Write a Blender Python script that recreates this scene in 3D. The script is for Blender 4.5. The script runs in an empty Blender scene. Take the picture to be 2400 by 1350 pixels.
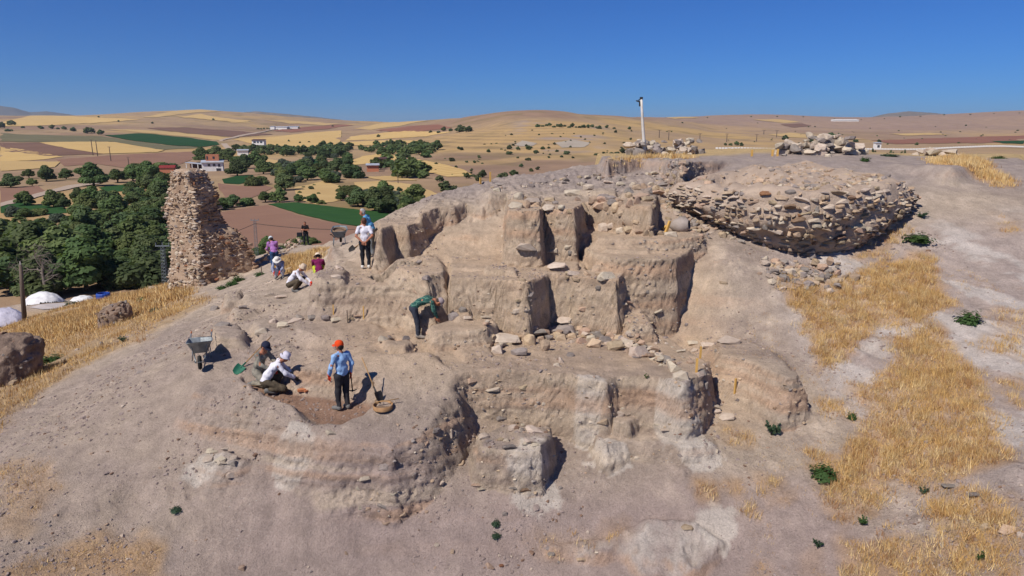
import bpy, bmesh, math, random
import numpy as np
from mathutils import Vector, Matrix
from mathutils.geometry import delaunay_2d_cdt

# ------------------------------------------------------------------ camera, sky, sun
scene = bpy.context.scene
CAMZ, PITCH, FPX = 20.0, math.radians(13.0), 1600.0
cam_data = bpy.data.cameras.new('camera')
cam_data.sensor_width = 36.0
cam_data.lens = FPX / 2400.0 * 36.0
cam_data.clip_start, cam_data.clip_end = 0.1, 20000.0
cam = bpy.data.objects.new('camera', cam_data)
scene.collection.objects.link(cam)
cam.location = (0, 0, CAMZ)
cam.rotation_euler = (math.radians(90) - PITCH, 0, 0)
scene.camera = cam

SUN_EL = math.radians(48.0)
SUN_TO = Vector((-0.68 * math.cos(SUN_EL), -0.733 * math.cos(SUN_EL), math.sin(SUN_EL))).normalized()
world = bpy.data.worlds.new('World')
scene.world = world
world.use_nodes = True
nt = world.node_tree
sky = nt.nodes.new('ShaderNodeTexSky')
sky.sky_type = 'NISHITA'
sky.sun_disc = False
sky.sun_elevation = SUN_EL
sky.sun_rotation = math.atan2(SUN_TO.x, SUN_TO.y)
sky.altitude = 1100
sky.air_density, sky.dust_density, sky.ozone_density = 1.0, 0.0, 10.0
nt.nodes['Background'].inputs['Strength'].default_value = 0.092
tint = nt.nodes.new('ShaderNodeMix')          # the camera's colour balance: one even tint over the whole sky
tint.data_type, tint.blend_type = 'RGBA', 'MULTIPLY'
tint.inputs['Factor'].default_value = 1.0
tint.inputs['B'].default_value = (0.24, 0.53, 0.90, 1)
nt.links.new(sky.outputs[0], tint.inputs['A'])
nt.links.new(tint.outputs['Result'], nt.nodes['Background'].inputs['Color'])
sun_data = bpy.data.lights.new('sun', 'SUN')
sun_data.energy = 5.0
sun_data.angle = math.radians(0.53)
sun_data.color = (1.0, 0.945, 0.86)
sun = bpy.data.objects.new('sun', sun_data)
scene.collection.objects.link(sun)
sun.rotation_euler = (-SUN_TO).to_track_quat('-Z', 'Y').to_euler()
sun.location = (-30, -30, 60)
scene.view_settings.view_transform = 'Standard'
scene.view_settings.look = 'None'
scene.view_settings.exposure = 0.0
scene.view_settings.gamma = 1.0
scene.cycles.use_denoising = True
scene.cycles.max_bounces = 5
scene.cycles.diffuse_bounces = 3
scene.cycles.transparent_max_bounces = 8

COL = scene.collection
RNG = np.random.default_rng(7)
random.seed(7)

# ------------------------------------------------------------------ helpers
SP, CP = math.sin(PITCH), math.cos(PITCH)
def ray(u, v):
    a, b = (u - 1200.0) / FPX, (675.0 - v) / FPX
    return np.array([a, CP + SP * b, -SP + CP * b])
def P(u, v, Y):
    r = ray(u, v)
    k = Y / r[1]
    return np.array([r[0] * k, Y, CAMZ + r[2] * k])
def PZ(u, v, z0, gx=0.0, gy=0.0, Y0=0.0):
    """ray against the plane z = z0 + gx*x + gy*(y-Y0), heights relative to the lens"""
    r = ray(u, v)
    k = (z0 - gy * Y0) / (r[2] - gx * r[0] - gy * r[1])
    return np.array([r[0] * k, r[1] * k, CAMZ + r[2] * k])

def _hash(ix, iy, iz):
    h = (ix.astype(np.int64) * 374761393 + iy.astype(np.int64) * 668265263 + iz.astype(np.int64) * 2147483647 + 1274126177)
    h = (h ^ (h >> 13)) * 1274126177
    h &= 0xffffffff
    h = (h ^ (h >> 16)) * 2246822519
    h &= 0xffffffff
    h ^= h >> 13
    return (h & 0xffffff).astype(np.float64) / float(0xffffff)
def vnoise(x, y, z):
    x, y, z = np.broadcast_arrays(np.asarray(x, float), np.asarray(y, float), np.asarray(z, float))
    ix, iy, iz = np.floor(x), np.floor(y), np.floor(z)
    fx, fy, fz = x - ix, y - iy, z - iz
    fx, fy, fz = (f * f * f * (f * (f * 6 - 15) + 10) for f in (fx, fy, fz))
    out = 0
    for dx in (0, 1):
        wx = fx if dx else 1 - fx
        for dy in (0, 1):
            wy = fy if dy else 1 - fy
            for dz in (0, 1):
                wz = fz if dz else 1 - fz
                out = out + wx * wy * wz * _hash(ix + dx, iy + dy, iz + dz)
    return out * 2 - 1
def fbm(x, y, z=0.0, octaves=4, gain=0.5):
    s, a, n = 0, 1.0, 0
    for o in range(octaves):
        f = 2.03 ** o
        s = s + a * vnoise(np.asarray(x) * f + 17.3 * o, np.asarray(y) * f - 9.1 * o, np.asarray(z) * f + 4.7 * o)
        n += a
        a *= gain
    return s / n
def sstep(a, b, x):
    t = np.clip((x - a) / (b - a), 0, 1)
    return t * t * (3 - 2 * t)
def poly_sd(px, py, poly):
    """signed distance to polygon, negative inside"""
    d2 = np.full(px.shape, 1e18)
    inside = np.zeros(px.shape, bool)
    n = len(poly)
    for i in range(n):
        ax, ay = poly[i][0], poly[i][1]
        bx, by = poly[(i + 1) % n][0], poly[(i + 1) % n][1]
        ex, ey = bx - ax, by - ay
        L = ex * ex + ey * ey + 1e-12
        t = np.clip(((px - ax) * ex + (py - ay) * ey) / L, 0, 1)
        d2 = np.minimum(d2, (px - ax - t * ex) ** 2 + (py - ay - t * ey) ** 2)
        c = ((ay > py) != (by > py)) & (px < (bx - ax) * (py - ay) / (by - ay + 1e-15) + ax)
        inside ^= c
    d = np.sqrt(d2)
    return np.where(inside, -d, d)
def rbf_fit(pts, vals, smooth=0.0):
    pts = np.asarray(pts, float)
    n = len(pts)
    D = np.sqrt(((pts[:, None, :] - pts[None, :, :]) ** 2).sum(-1))
    A = np.zeros((n + 3, n + 3))
    A[:n, :n] = -D + np.eye(n) * smooth
    A[:n, n] = 1
    A[:n, n + 1:] = pts
    A[n, :n] = 1
    A[n + 1:, :n] = pts.T
    b = np.zeros(n + 3)
    b[:n] = vals
    return pts, np.linalg.solve(A, b)
def rbf_eval(model, x, y):
    pts, w = model
    out = w[len(pts)] + w[len(pts) + 1] * x + w[len(pts) + 2] * y
    for p, c in zip(pts, w):
        out = out - c * np.sqrt((x - p[0]) ** 2 + (y - p[1]) ** 2)
    return out

def mesh_np(name, verts, faces, mat=None, smooth=False):
    """verts (n,3), faces (m,k) arrays -> mesh"""
    me = bpy.data.meshes.new(name)
    verts = np.asarray(verts, np.float32)
    faces = np.asarray(faces, np.int32)
    m, k = faces.shape
    me.vertices.add(len(verts))
    me.vertices.foreach_set('co', verts.ravel())
    me.loops.add(m * k)
    me.loops.foreach_set('vertex_index', faces.ravel())
    me.polygons.add(m)
    me.polygons.foreach_set('loop_start', np.arange(0, m * k, k, dtype=np.int32))
    me.polygons.foreach_set('loop_total', np.full(m, k, np.int32))
    me.polygons.foreach_set('use_smooth', np.full(m, smooth))
    me.update(calc_edges=True)
    if mat:
        me.materials.append(mat)
    return me
def color_attr(me, cols, name='Col'):
    a = me.color_attributes.new(name, 'FLOAT_COLOR', 'POINT')
    c = np.ones((len(me.vertices), 4), np.float32)
    c[:, :3] = cols
    a.data.foreach_set('color', c.ravel())
def link(name, me, parent=None, loc=None, **props):
    o = bpy.data.objects.new(name, me)
    COL.objects.link(o)
    if parent is not None:
        o.parent = parent
    if loc is not None:
        o.location = loc
    for k, v in props.items():
        o[k] = v
    return o
def thing(name, loc, label, category, group=None, rotz=0.0):
    o = bpy.data.objects.new(name, None)
    o.empty_display_size = 0.1
    COL.objects.link(o)
    o.location = loc
    o.rotation_euler = (0, 0, rotz)
    o['label'], o['category'], o['kind'] = label, category, 'thing'
    if group:
        o['group'] = group
    return o
def tag(o, label, category, group=None):
    o['label'], o['category'], o['kind'] = label, category, 'thing'
    if group:
        o['group'] = group
    return o

def srgb(r, g, b):
    f = lambda c: ((c / 255 + 0.055) / 1.055) ** 2.4 if c / 255 > 0.04045 else c / 255 / 12.92
    return (f(r), f(g), f(b))
def nodes_of(name):
    m = bpy.data.materials.new(name)
    m.use_nodes = True
    return m, m.node_tree.nodes, m.node_tree.links, m.node_tree.nodes['Principled BSDF']
def make_mat(name, col, col2=None, scale=5.0, rough=0.9, bump=0.0, bscale=None, metal=0.0, attr=None, spec=0.2, detail=5.0,
             objvar=0.0, squash=None, trans=None):
    """noise-mottled surface; attr multiplies a per-vertex colour in; objvar varies brightness from object to object"""
    m, N, L, B = nodes_of(name)
    B.inputs['Roughness'].default_value = rough
    B.inputs['Metallic'].default_value = metal
    B.inputs['Specular IOR Level'].default_value = spec
    tc = N.new('ShaderNodeTexCoord')
    src = tc.outputs['Object']
    if squash:
        mp = N.new('ShaderNodeMapping')
        mp.inputs['Scale'].default_value = squash
        L.new(src, mp.inputs[0])
        src = mp.outputs[0]
    nz = N.new('ShaderNodeTexNoise')
    nz.inputs['Scale'].default_value = scale
    nz.inputs['Detail'].default_value = detail
    nz.inputs['Roughness'].default_value = 0.62
    L.new(src, nz.inputs['Vector'])
    rmp = N.new('ShaderNodeMapRange')
    rmp.inputs[1].default_value, rmp.inputs[2].default_value = 0.3, 0.7
    L.new(nz.outputs['Fac'], rmp.inputs[0])
    mix = N.new('ShaderNodeMix')
    mix.data_type = 'RGBA'
    mix.inputs['A'].default_value = (*col, 1)
    mix.inputs['B'].default_value = (*(col2 or col), 1)
    L.new(rmp.outputs[0], mix.inputs['Factor'])
    out = mix.outputs['Result']
    def mul(a, b):
        x = N.new('ShaderNodeMix')
        x.data_type = 'RGBA'
        x.blend_type = 'MULTIPLY'
        x.inputs['Factor'].default_value = 1
        L.new(a, x.inputs['A'])
        L.new(b, x.inputs['B'])
        return x.outputs['Result']
    if attr:
        at = N.new('ShaderNodeAttribute')
        at.attribute_name = attr
        out = mul(out, at.outputs['Color'])
    if objvar:
        oi = N.new('ShaderNodeObjectInfo')
        hs = N.new('ShaderNodeHueSaturation')
        mr = N.new('ShaderNodeMapRange')
        mr.inputs[3].default_value, mr.inputs[4].default_value = 1 - objvar, 1 + objvar
        L.new(oi.outputs['Random'], mr.inputs[0])
        L.new(mr.outputs[0], hs.inputs['Value'])
        mh = N.new('ShaderNodeMapRange')
        mh.inputs[3].default_value, mh.inputs[4].default_value = 0.5 - objvar * .09, 0.5 + objvar * .09
        ml = N.new('ShaderNodeMath')
        ml.operation = 'FRACT'
        mm = N.new('ShaderNodeMath')
        mm.operation = 'MULTIPLY'
        mm.inputs[1].default_value = 7.31
        L.new(oi.outputs['Random'], mm.inputs[0])
        L.new(mm.outputs[0], ml.inputs[0])
        L.new(ml.outputs[0], mh.inputs[0])
        L.new(mh.outputs[0], hs.inputs['Hue'])
        L.new(out, hs.inputs['Color'])
        out = hs.outputs['Color']
    L.new(out, B.inputs['Base Color'])
    if bump:
        nb = N.new('ShaderNodeTexNoise')
        nb.inputs['Scale'].default_value = bscale or scale * 4
        nb.inputs['Detail'].default_value = 6
        nb.inputs['Roughness'].default_value = 0.65
        L.new(src, nb.inputs['Vector'])
        bp = N.new('ShaderNodeBump')
        bp.inputs['Strength'].default_value = 1.0
        bp.inputs['Distance'].default_value = bump
        L.new(nb.outputs['Fac'], bp.inputs['Height'])
        L.new(bp.outputs[0], B.inputs['Normal'])
    return m
# ------------------------------------------------------------------ the excavated hill (one height sheet with cut faces)
BASE = [  # (u, v, distance) read from the place
 (0,1345,11.5),(300,1345,12),(600,1345,12.4),(900,1345,12.7),(1200,1345,12.7),(1600,1345,12.5),(1900,1345,12),(2390,1345,10.3),
 (0,1700,9.4),(1200,1700,10.4),(2400,1700,8.2),(-500,1345,11.5),(-500,1000,18),(2900,1345,9.5),(2900,900,16),
 (0,1180,13.4),(0,1010,17.2),(0,900,25),(300,1180,13.6),(300,1000,15.7),(300,870,19),(150,900,20),
 (600,1180,13.6),(600,1070,14.5),(600,960,15.6),(450,1000,15.4),(700,1085,14.45),(850,1085,14.55),(935,1085,14.75),(1000,1080,14.9),(450,1100,14.3),(760,1130,14.0),
 (1200,1150,14.1),(1600,1150,14.1),(900,1150,14.1),(1050,1120,14.4),
 (1100,1060,15.3),(1200,1040,15.7),(1400,1060,15.5),(1350,1006,16.3),(1590,985,16.6),(1490,992,16.5),(1250,1008,16.2),(1550,1060,15.2),(1660,1030,15.6),
 (1700,1000,16.2),(1750,950,17),(1640,860,18.8),(1600,800,20.4),(1500,800,20.3),
 (1900,1150,13.8),(1900,900,17.5),(1900,650,21.5),(2300,1000,14.5),(2300,700,20),(2250,490,25.5),(2390,490,25),(2390,800,17.5),
 (2390,1100,12.6),(2100,800,18.5),(2100,620,22.7),(2100,1000,15.4),(2100,1200,12.9),(1750,760,20.2),(1700,650,21.4),(1830,760,19.7),
 (1780,880,18.0),(1880,615,22.6),(1720,595,22.6),(1640,512,25.3),(1690,545,24.2),(1740,572,23.3),(2120,520,24.6),
 (2000,385,31),(2200,375,34),(2390,385,31),(2390,430,28),(2200,450,27),(2160,500,25.2),
 (1700,378,33),(1500,392,33),(1350,390,34),(1200,417,32),(1100,434,30),(1020,462,28.5),(950,492,27.5),(900,520,26.2),(860,530,27.5),
 (1500,362,45),(1900,358,48),(2390,362,46),(2100,362,62),(1700,362,62),(2800,380,40),(2900,480,26),
 (1500,425,30),(1400,425,30),(1250,465,27),(1150,518,25.9),(1100,522,25.9),(1030,532,25.5),(1100,562,24.8),(1045,566,24.6),(930,600,23.8),(985,602,23.8),(1150,600,23.6),(1050,612,23.2),
 (830,572,27),(795,577,27.2),(620,600,42),(720,580,52),(720,610,37),(450,668,37),(600,645,33),(655,645,30.5),(690,687,26),(760,668,27.5),
 (500,700,26),(560,740,22.5),(480,800,19.5),(460,862,17.5),(700,770,20.3),(620,850,17.7),(850,815,17.8),(980,795,19.4),(1080,850,17.6),
 (1100,770,20.3),(1200,770,20.5),(1350,790,20.2),(900,735,21.2),(780,745,21.2),(1060,735,21.0),
 (300,740,31),(200,720,48),(100,800,32),(0,830,33),(0,790,45),(330,700,44),(260,692,60),(100,712,72),(57,750,58),(150,750,49),(400,690,36),
 (520,668,36),(380,700,36),(640,600,43),(660,590,45),(685,582,48),(705,572,51),(745,574,46),(770,566,38),(790,562,32),
]
BASE_W = [(-4,42,-7),(2,47,-4.5),(-8,52,-9.5),(-2,72,-14),(10,78,-9),(25,85,-9),(42,75,-7),(-16,70,-15),(-30,75,-19),(-45,60,-19.5),(-40,40,-15),
          (-30,25,-11),(-25,15,-10),(-18,9,-9.2),(11.4,26.5,-2.6),(32,60,-3),(34,40,-2.6),(26,20,-4.5),(20,10,-7.0),(10,90,-19.5),(-20,90,-19.8),(40,100,-19),(-60,80,-20),
          (7,31,-1.95),(9,31,-1.95)]
bp_ = [P(*b) for b in BASE] + [np.array([x, y, z + CAMZ]) for x, y, z in BASE_W]
mound_rbf = rbf_fit([p[:2] for p in bp_], [p[2] for p in bp_], 0.02)

def spaced(segs):
    out = [segs[0][0]]
    for a, b, s in segs:
        n = max(1, int(round((b - a) / s)))
        out += list(np.linspace(a, b, n + 1)[1:])
    return np.array(out)
GX = spaced([(-62, -30, 1.0), (-30, -14, 0.25), (-14, -7.5, 0.1), (-7.5, 9.5, 0.047), (9.5, 15, 0.07), (15, 26, 0.2), (26, 48, 0.8)])
GY = spaced([(7, 11, 0.2), (11, 13.5, 0.07), (13.5, 25, 0.047), (25, 33, 0.08), (33, 50, 0.25), (50, 96, 0.9)])
XX, YY = np.meshgrid(GX, GY)
H = rbf_eval(mound_rbf, XX, YY)

MASK = {}
WARP_X = 0.10 * fbm(XX * 1.3, YY * 1.3, 3.3, 3) + 0.025 * fbm(XX * 4, YY * 4, 1.1, 2)
WARP_Y = 0.10 * fbm(XX * 1.3, YY * 1.3, 8.3, 3) + 0.025 * fbm(XX * 4, YY * 4, 6.1, 2)
WIDE = np.clip(1.1 + 1.1 * fbm(XX * .9, YY * .9, 5.5, 3), .35, 2.2)
def terrace(poly, z, w=0.2, mode='max', g=(0, 0), Y0=0.0, warp=1.0):
    global H
    w3 = [PZ(u, v, z, g[0], g[1], Y0) for u, v in poly]
    xs = [p[0] for p in w3]
    ys = [p[1] for p in w3]
    i0, i1 = np.searchsorted(GX, [min(xs) - w - .4, max(xs) + w + .4])
    j0, j1 = np.searchsorted(GY, [min(ys) - w - .4, max(ys) + w + .4])
    sl = (slice(j0, j1), slice(i0, i1))
    x, y = XX[sl], YY[sl]
    d = poly_sd(x + warp * WARP_X[sl], y + warp * WARP_Y[sl], w3)
    wv = w * (WIDE[sl] if w < .3 else np.clip(.6 + .4 * WIDE[sl], .6, 1.3))
    t = 1 - np.clip(d / wv, 0, 1)
    t = t if w < .6 else sstep(0, 1, t)
    tgt = CAMZ + z + g[0] * x + g[1] * (y - Y0)
    h = H[sl]
    new = h + (tgt - h) * t
    if mode == 'max':
        new = np.maximum(h, new)
    elif mode == 'min':
        new = np.minimum(h, new)
    H[sl] = new
    return sl, d

# lower trench and foreground block
terrace([(470,915),(560,935),(660,975),(740,1010),(800,1025),(880,1030),(960,1000),(1040,930),(1046,872),(1000,838),(850,838),(640,868),(500,895)],
        -6.0, .72, g=(0,.37), Y0=16.4)
terrace([(850,1035),(900,1038),(918,1052),(948,1034),(985,1022),(1012,985),(1026,965),(1040,930),(1046,872),(1000,838),(870,860),(840,960)],
        -6.0, .48, g=(0,.37), Y0=16.4)
terrace([(1046,874),(1140,868),(1250,872),(1330,877),(1362,886),(1418,893),(1446,880),(1490,879),(1545,886),(1602,902),(1642,876),(1660,850),(1560,790),(1400,740),(1150,745),(1000,760),(690,800),(850,850)],
        -6.0, .3, warp=.8)
terrace([(570,905),(620,893),(690,922),(760,930),(850,945),(868,965),(840,988),(800,1003),(755,1003),(700,968),(640,948),(590,922)], -6.7, .3, 'set', g=(0,.2), Y0=15.6)
# spurs and pedestals of the lower trench
terrace([(1120,1028),(1180,1000),(1285,1000),(1292,1018),(1262,1060),(1190,1058),(1130,1050)], -7.12, .2)
terrace([(1205,1005),(1275,1000),(1288,1012),(1258,1040),(1225,1035)], -6.98, .12)
terrace([(1436,962),(1470,960),(1482,978),(1468,990),(1440,985)], -6.95, .13)
terrace([(1400,1022),(1455,1012),(1560,1006),(1640,1012),(1660,1035),(1620,1050),(1560,1040),(1470,1036),(1420,1046)], -7.36, .22)
terrace([(1040,1012),(1060,1010),(1066,1024),(1046,1028)], -7.3, .08)
# right-hand block below the pale slope
terrace([(1684,797),(1740,795),(1800,818),(1875,880),(1840,885),(1770,850),(1692,832)], -5.92, .5, g=(-.02,.0))
# low blocks on the middle terrace
terrace([(1012,765),(1060,748),(1092,740),(1112,752),(1145,742),(1158,760),(1130,772),(1020,778)], -5.45, .16)
terrace([(1062,728),(1088,722),(1098,735),(1075,742)], -5.3, .12)
terrace([(893,792),(930,788),(955,790),(966,801),(948,812),(905,806)], -5.72, .1)
terrace([(895,815),(940,828),(962,812),(930,808)], -6.15, .1, 'min')
terrace([(690,752),(760,742),(850,742),(875,762),(800,786),(740,788),(700,772)], -5.7, .3)
terrace([(600,752),(655,742),(700,748),(690,775),(620,778)], -5.75, .3)
terrace([(500,765),(545,755),(572,775),(560,790),(515,788)], -5.72, .18)
terrace([(575,690),(650,680),(700,690),(670,712),(590,712)], -5.75, .25)
terrace([(530,690),(560,680),(560,705),(530,710)], -5.95, .2)
terrace([(545,720),(590,712),(600,728),(560,735)], -5.85, .15)
# terrace of the man in the white shirt, with the front mound
terrace([(733,662),(760,668),(900,670),(1000,662),(1190,650),(1250,620),(1000,575),(830,565),(775,572),(800,612),(760,642)], -4.65, .4)
terrace([(738,640),(775,622),(812,630),(800,648),(750,652)], -4.42, .15)
terrace([(925,610),(960,602),(1003,597),(1028,610),(1040,640),(1000,645),(935,630)], -4.2, .42)
terrace([(975,640),(1030,640),(1045,662),(1000,668)], -4.6, .3)
terrace([(1015,674),(1050,668),(1060,690),(1022,697)], -4.95, .14)
# low footings and shallow steps on the terraces
terrace([(745,702),(820,707),(885,702),(885,690),(745,690)], -5.2, .16)
terrace([(880,748),(985,742),(1000,756),(900,766)], -6.12, .1, 'min')
terrace([(1080,820),(1140,812),(1150,826),(1090,834)], -5.88, .1)
terrace([(1180,880),(1260,878),(1260,886),(1185,888)], -6.25, .08)
# eroded banks of the upper left
terrace([(888,540),(920,528),(950,531),(990,522),(1004,500),(950,492),(890,516)], -3.25, .24)
terrace([(985,540),(1030,548),(1110,550),(1190,542),(1190,515),(1040,515),(1000,520)], -3.72, .2)
terrace([(985,500),(1030,486),(1062,484),(1090,474),(1130,480),(1170,470),(1195,474),(1200,440),(1100,436),(1020,462)], -2.72, .22, g=(0,.08), Y0=27)
terrace([(1150,458),(1195,452),(1230,458),(1300,440),(1350,425),(1350,400),(1200,415),(1120,432)], -2.3, .3, g=(0,.06), Y0=29)
# tall cut face with baulks
terrace([(1455,712),(1500,702),(1545,697),(1585,680),(1592,640),(1450,640)], -5.1, .3)
terrace([(1480,740),(1515,735),(1520,760),(1485,765)], -5.5, .2)
terrace([(1055,652),(1150,655),(1232,664),(1286,641),(1330,643),(1375,648),(1446,656),(1480,628),(1540,622),(1650,602),(1650,560),(1200,560),(1060,600)], -4.3, .13, warp=.7)
terrace([(1376,656),(1442,654),(1442,644),(1378,644)], -4.62, .08, 'min', warp=.5)
terrace([(1365,575),(1400,600),(1460,608),(1588,606),(1624,578),(1660,562),(1750,560),(1750,520),(1380,540)], -3.85, .13, warp=.7)
terrace([(1345,552),(1390,548),(1400,560),(1560,562),(1640,552),(1640,500),(1360,510)], -3.5, .22)
terrace([(1202,590),(1256,590),(1262,577),(1202,575)], -3.9, .05, warp=.4)
terrace([(1188,492),(1225,494),(1262,494),(1272,487),(1345,490),(1368,470),(1440,476),(1470,480),(1525,484),(1540,456),(1600,452),(1640,425),(1300,420),(1195,445)], -2.5, .14, warp=.8)
terrace([(1262,510),(1262,480),(1195,480),(1195,504)], -2.78, .1, 'max')
for pl, z in (([(1300,622),(1352,623),(1352,613),(1302,612)], -4.12), ([(1392,624),(1448,624),(1448,615),(1394,614)], -4.12), ([(1140,632),(1205,636),(1205,624),(1142,622)], -4.14),
              ([(1060,628),(1190,632),(1190,622),(1062,620)], -4.22), ([(1200,470),(1262,472),(1262,460),(1204,458)], -2.34), ([(1360,450),(1440,452),(1440,442),(1365,441)], -2.32),
              ([(1460,455),(1520,457),(1522,446),(1465,445)], -2.3), ([(1420,586),(1520,588),(1520,578),(1420,576)], -3.74)):
    terrace(pl, z, .07, warp=.5)
# upper field face behind
terrace([(1425,378),(1500,374),(1560,376),(1600,388),(1640,378),(1700,374),(1850,370),(1990,364),(1990,357),(1400,360)], -1.33, .22)
terrace([(2010,378),(2100,384),(2230,390),(2390,372),(2390,360),(2010,362)], -1.42, .5)

# crumbly relief: strongest on cut faces, softest on trodden floors and footpaths
gy_, gx_ = np.gradient(H, GY, GX)
SL = np.sqrt(gx_ ** 2 + gy_ ** 2)
STEEP = sstep(0.5, 2.0, SL)
rough_zone = sstep(-.15, .35, fbm(XX * .45, YY * .45, 9.0, 3))
H += 0.06 * fbm(XX * .8, YY * .8, 2.0, 5) + (0.006 + 0.03 * rough_zone) * fbm(XX * 4.5, YY * 4.5, 5.0, 3)
crest = sstep(25.2, 26.5, YY) * sstep(36, 33, YY) * sstep(-6, -4.5, XX) * sstep(9.5, 7, XX)
H += crest * (.13 * fbm(XX * 1.7, YY * 1.7, 6.6, 4, .6) + .05 * (1 - 2 * np.abs(vnoise(XX * 4, YY * 4, 2.0))))
clod = np.clip(fbm(XX * 6.5, YY * 6.5, 7.7, 2) - .22, 0, 1)
H += (.02 + .09 * rough_zone) * clod
ridged = 1 - np.abs(fbm(XX * 3.2, YY * 2.4, 4.0, 3)) * 2
# run-off rills down the bare slopes left and right
left_slope = sstep(-2.5, -5.5, XX) * sstep(24, 17, YY)
H += 0.06 * left_slope * fbm((XX + YY * .35) * 2.2, (YY - XX * .5) * .5, 7.0, 3)
right_slope = sstep(7.5, 10, XX) * sstep(25, 21, YY)
H += 0.08 * right_slope * fbm((XX + YY * .5) * 2.4, (YY) * .4, 2.7, 3)
# chalk outcrops low on the slope
def swell(poly, h, w):
    global H
    w3 = np.array([hit(u, v)[:2] for u, v in poly])
    lo, hi = w3.min(0) - w - .3, w3.max(0) + w + .3
    i0, i1 = np.searchsorted(GX, [lo[0], hi[0]])
    j0, j1 = np.searchsorted(GY, [lo[1], hi[1]])
    sl = (slice(j0, j1), slice(i0, i1))
    d = poly_sd(XX[sl] + 1.2 * WARP_X[sl], YY[sl] + 1.2 * WARP_Y[sl], w3)
    t = 1 - np.clip(d / w, 0, 1)
    H[sl] += t * (h + 1.1 * h * fbm(XX[sl] * 2.6, YY[sl] * 2.6, 8.0, 4, .65))
    CHALK[sl] = np.maximum(CHALK[sl], sstep(.1, -.15, d + .25 * fbm(XX[sl] * 2, YY[sl] * 2, 1.0, 4)))
CHALK = np.zeros(H.shape)
# loose spoil in the pit
def in_poly(poly, z, w=.1, g=(0, 0), Y0=0):
    w3 = [PZ(u, v, z, g[0], g[1], Y0) for u, v in poly]
    return 1 - np.clip(poly_sd(XX, YY, w3) / w, 0, 1)
pit = in_poly([(572,905),(620,895),(690,925),(760,935),(850,948),(868,962),(840,985),(800,1000),(755,1000),(700,965),(640,945),(590,920)], -6.7, .12, (0,.2), 15.6)
H += pit * 0.05 * np.abs(fbm(XX * 9, YY * 9, 1.0, 3))

def hgt(x, y):
    x, y = np.asarray(x, float), np.asarray(y, float)
    i = np.clip(np.searchsorted(GX, x) - 1, 0, len(GX) - 2)
    j = np.clip(np.searchsorted(GY, y) - 1, 0, len(GY) - 2)
    tx = np.clip((x - GX[i]) / (GX[i + 1] - GX[i]), 0, 1)
    ty = np.clip((y - GY[j]) / (GY[j + 1] - GY[j]), 0, 1)
    return (H[j, i] * (1 - tx) + H[j, i + 1] * tx) * (1 - ty) + (H[j + 1, i] * (1 - tx) + H[j + 1, i + 1] * tx) * ty
def hit(u, v, y0=8.0, y1=90.0):
    """ground point of the hill seen at a photo position"""
    r = ray(u, v)
    k = np.arange(y0, y1, 0.02) / r[1]
    z = CAMZ + r[2] * k
    below = z < hgt(r[0] * k, r[1] * k)
    i = int(np.argmax(below))
    if not below[i]:
        i = len(k) - 1
    return np.array([r[0] * k[i], r[1] * k[i], float(hgt(r[0] * k[i], r[1] * k[i]))])
def scale_at(p):
    """metres per photo pixel at a point"""
    return (p[1] * CP + (CAMZ - p[2]) * SP) / FPX

swell([(1290,1300),(1380,1282),(1440,1275),(1500,1240),(1600,1235),(1690,1290),(1640,1360),(1500,1360),(1480,1312),(1440,1302),(1390,1322)], .17, .14)
swell([(2080,1250),(2160,1225),(2260,1240),(2230,1290),(2130,1285)], .12, .2)
swell([(1990,820),(2080,790),(2130,830),(2060,860)], .08, .2)
swell([(470,1085),(520,1070),(575,1095),(560,1125),(500,1130)], .16, .15)
swell([(590,1045),(680,1030),(760,1060),(740,1090),(640,1095)], .08, .2)
# ---- soil colours (dust, pale marl, red burnt layers, dug earth, straw litter)
def mixc(c, col, m):
    return c + (np.array(col)[None, None, :] - c) * np.clip(m, 0, 1)[..., None]
n1 = fbm(XX * .35, YY * .35, 1.5, 4)
n2 = fbm(XX * 1.6, YY * 1.6, 6.5, 4)
n5 = fbm(XX * 3.5, YY * 3.5, 3.1, 4, .65)
C = np.empty(H.shape + (3,))
C[:] = srgb(184, 166, 148)
C = mixc(C, srgb(168, 151, 138), sstep(-.1, .4, n1))
C = mixc(C, srgb(203, 184, 165), sstep(.1, .5, n2) * .8)
ledge = sstep(15.0, 13.6, YY) * sstep(-8, -5, XX) * sstep(9, 6, XX)
C = mixc(C, srgb(165, 146, 140), ledge * .75)
C = mixc(C, srgb(171, 153, 143), left_slope * (.5 + .5 * n2))
lowface = in_poly([(1046,880),(1640,880),(1640,1010),(1046,1010)], -6.6, .5) * sstep(.3, 1.2, SL)
C = mixc(C, srgb(166, 148, 132), lowface * .7)
greymound = sstep(26, 29, YY) * sstep(-6, -3, XX)
C = mixc(C, srgb(158, 145, 140), greymound * .7 * (1 - .4 * n2))
grey_r = sstep(7.8, 9.5, XX) * sstep(26, 23, YY)
C = mixc(C, srgb(176, 160, 153), grey_r * .8)
C = mixc(C, srgb(206, 196, 188), grey_r * sstep(.08, .2, fbm((XX + YY * .5) * .9, YY * .35, 3.9, 4) + .25 * n5) * .7)
warm = sstep(-7, -4, XX) * sstep(7.5, 5.5, XX) * sstep(15, 17.5, YY) * sstep(27, 24, YY)
C = mixc(C, srgb(200, 172, 143), warm * (.5 + .3 * n2))
C = mixc(C, srgb(208, 198, 187), CHALK * (.42 + .5 * n5))
C = mixc(C, srgb(146, 112, 92), pit * .8)
for (u, v, r) in [(700,1050,.6),(1380,930,.5),(1600,940,.7),(1260,1100,.7),(1680,1240,.7),(1430,1040,.6),(1650,1060,.6),(480,1090,.5)]:
    q = hit(u, v)
    C = mixc(C, srgb(210, 199, 187), sstep(.95, .8, np.hypot(XX - q[0], (YY - q[1]) * 1.3) / r + .55 * n2 + .5 * n5) * .7)
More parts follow.
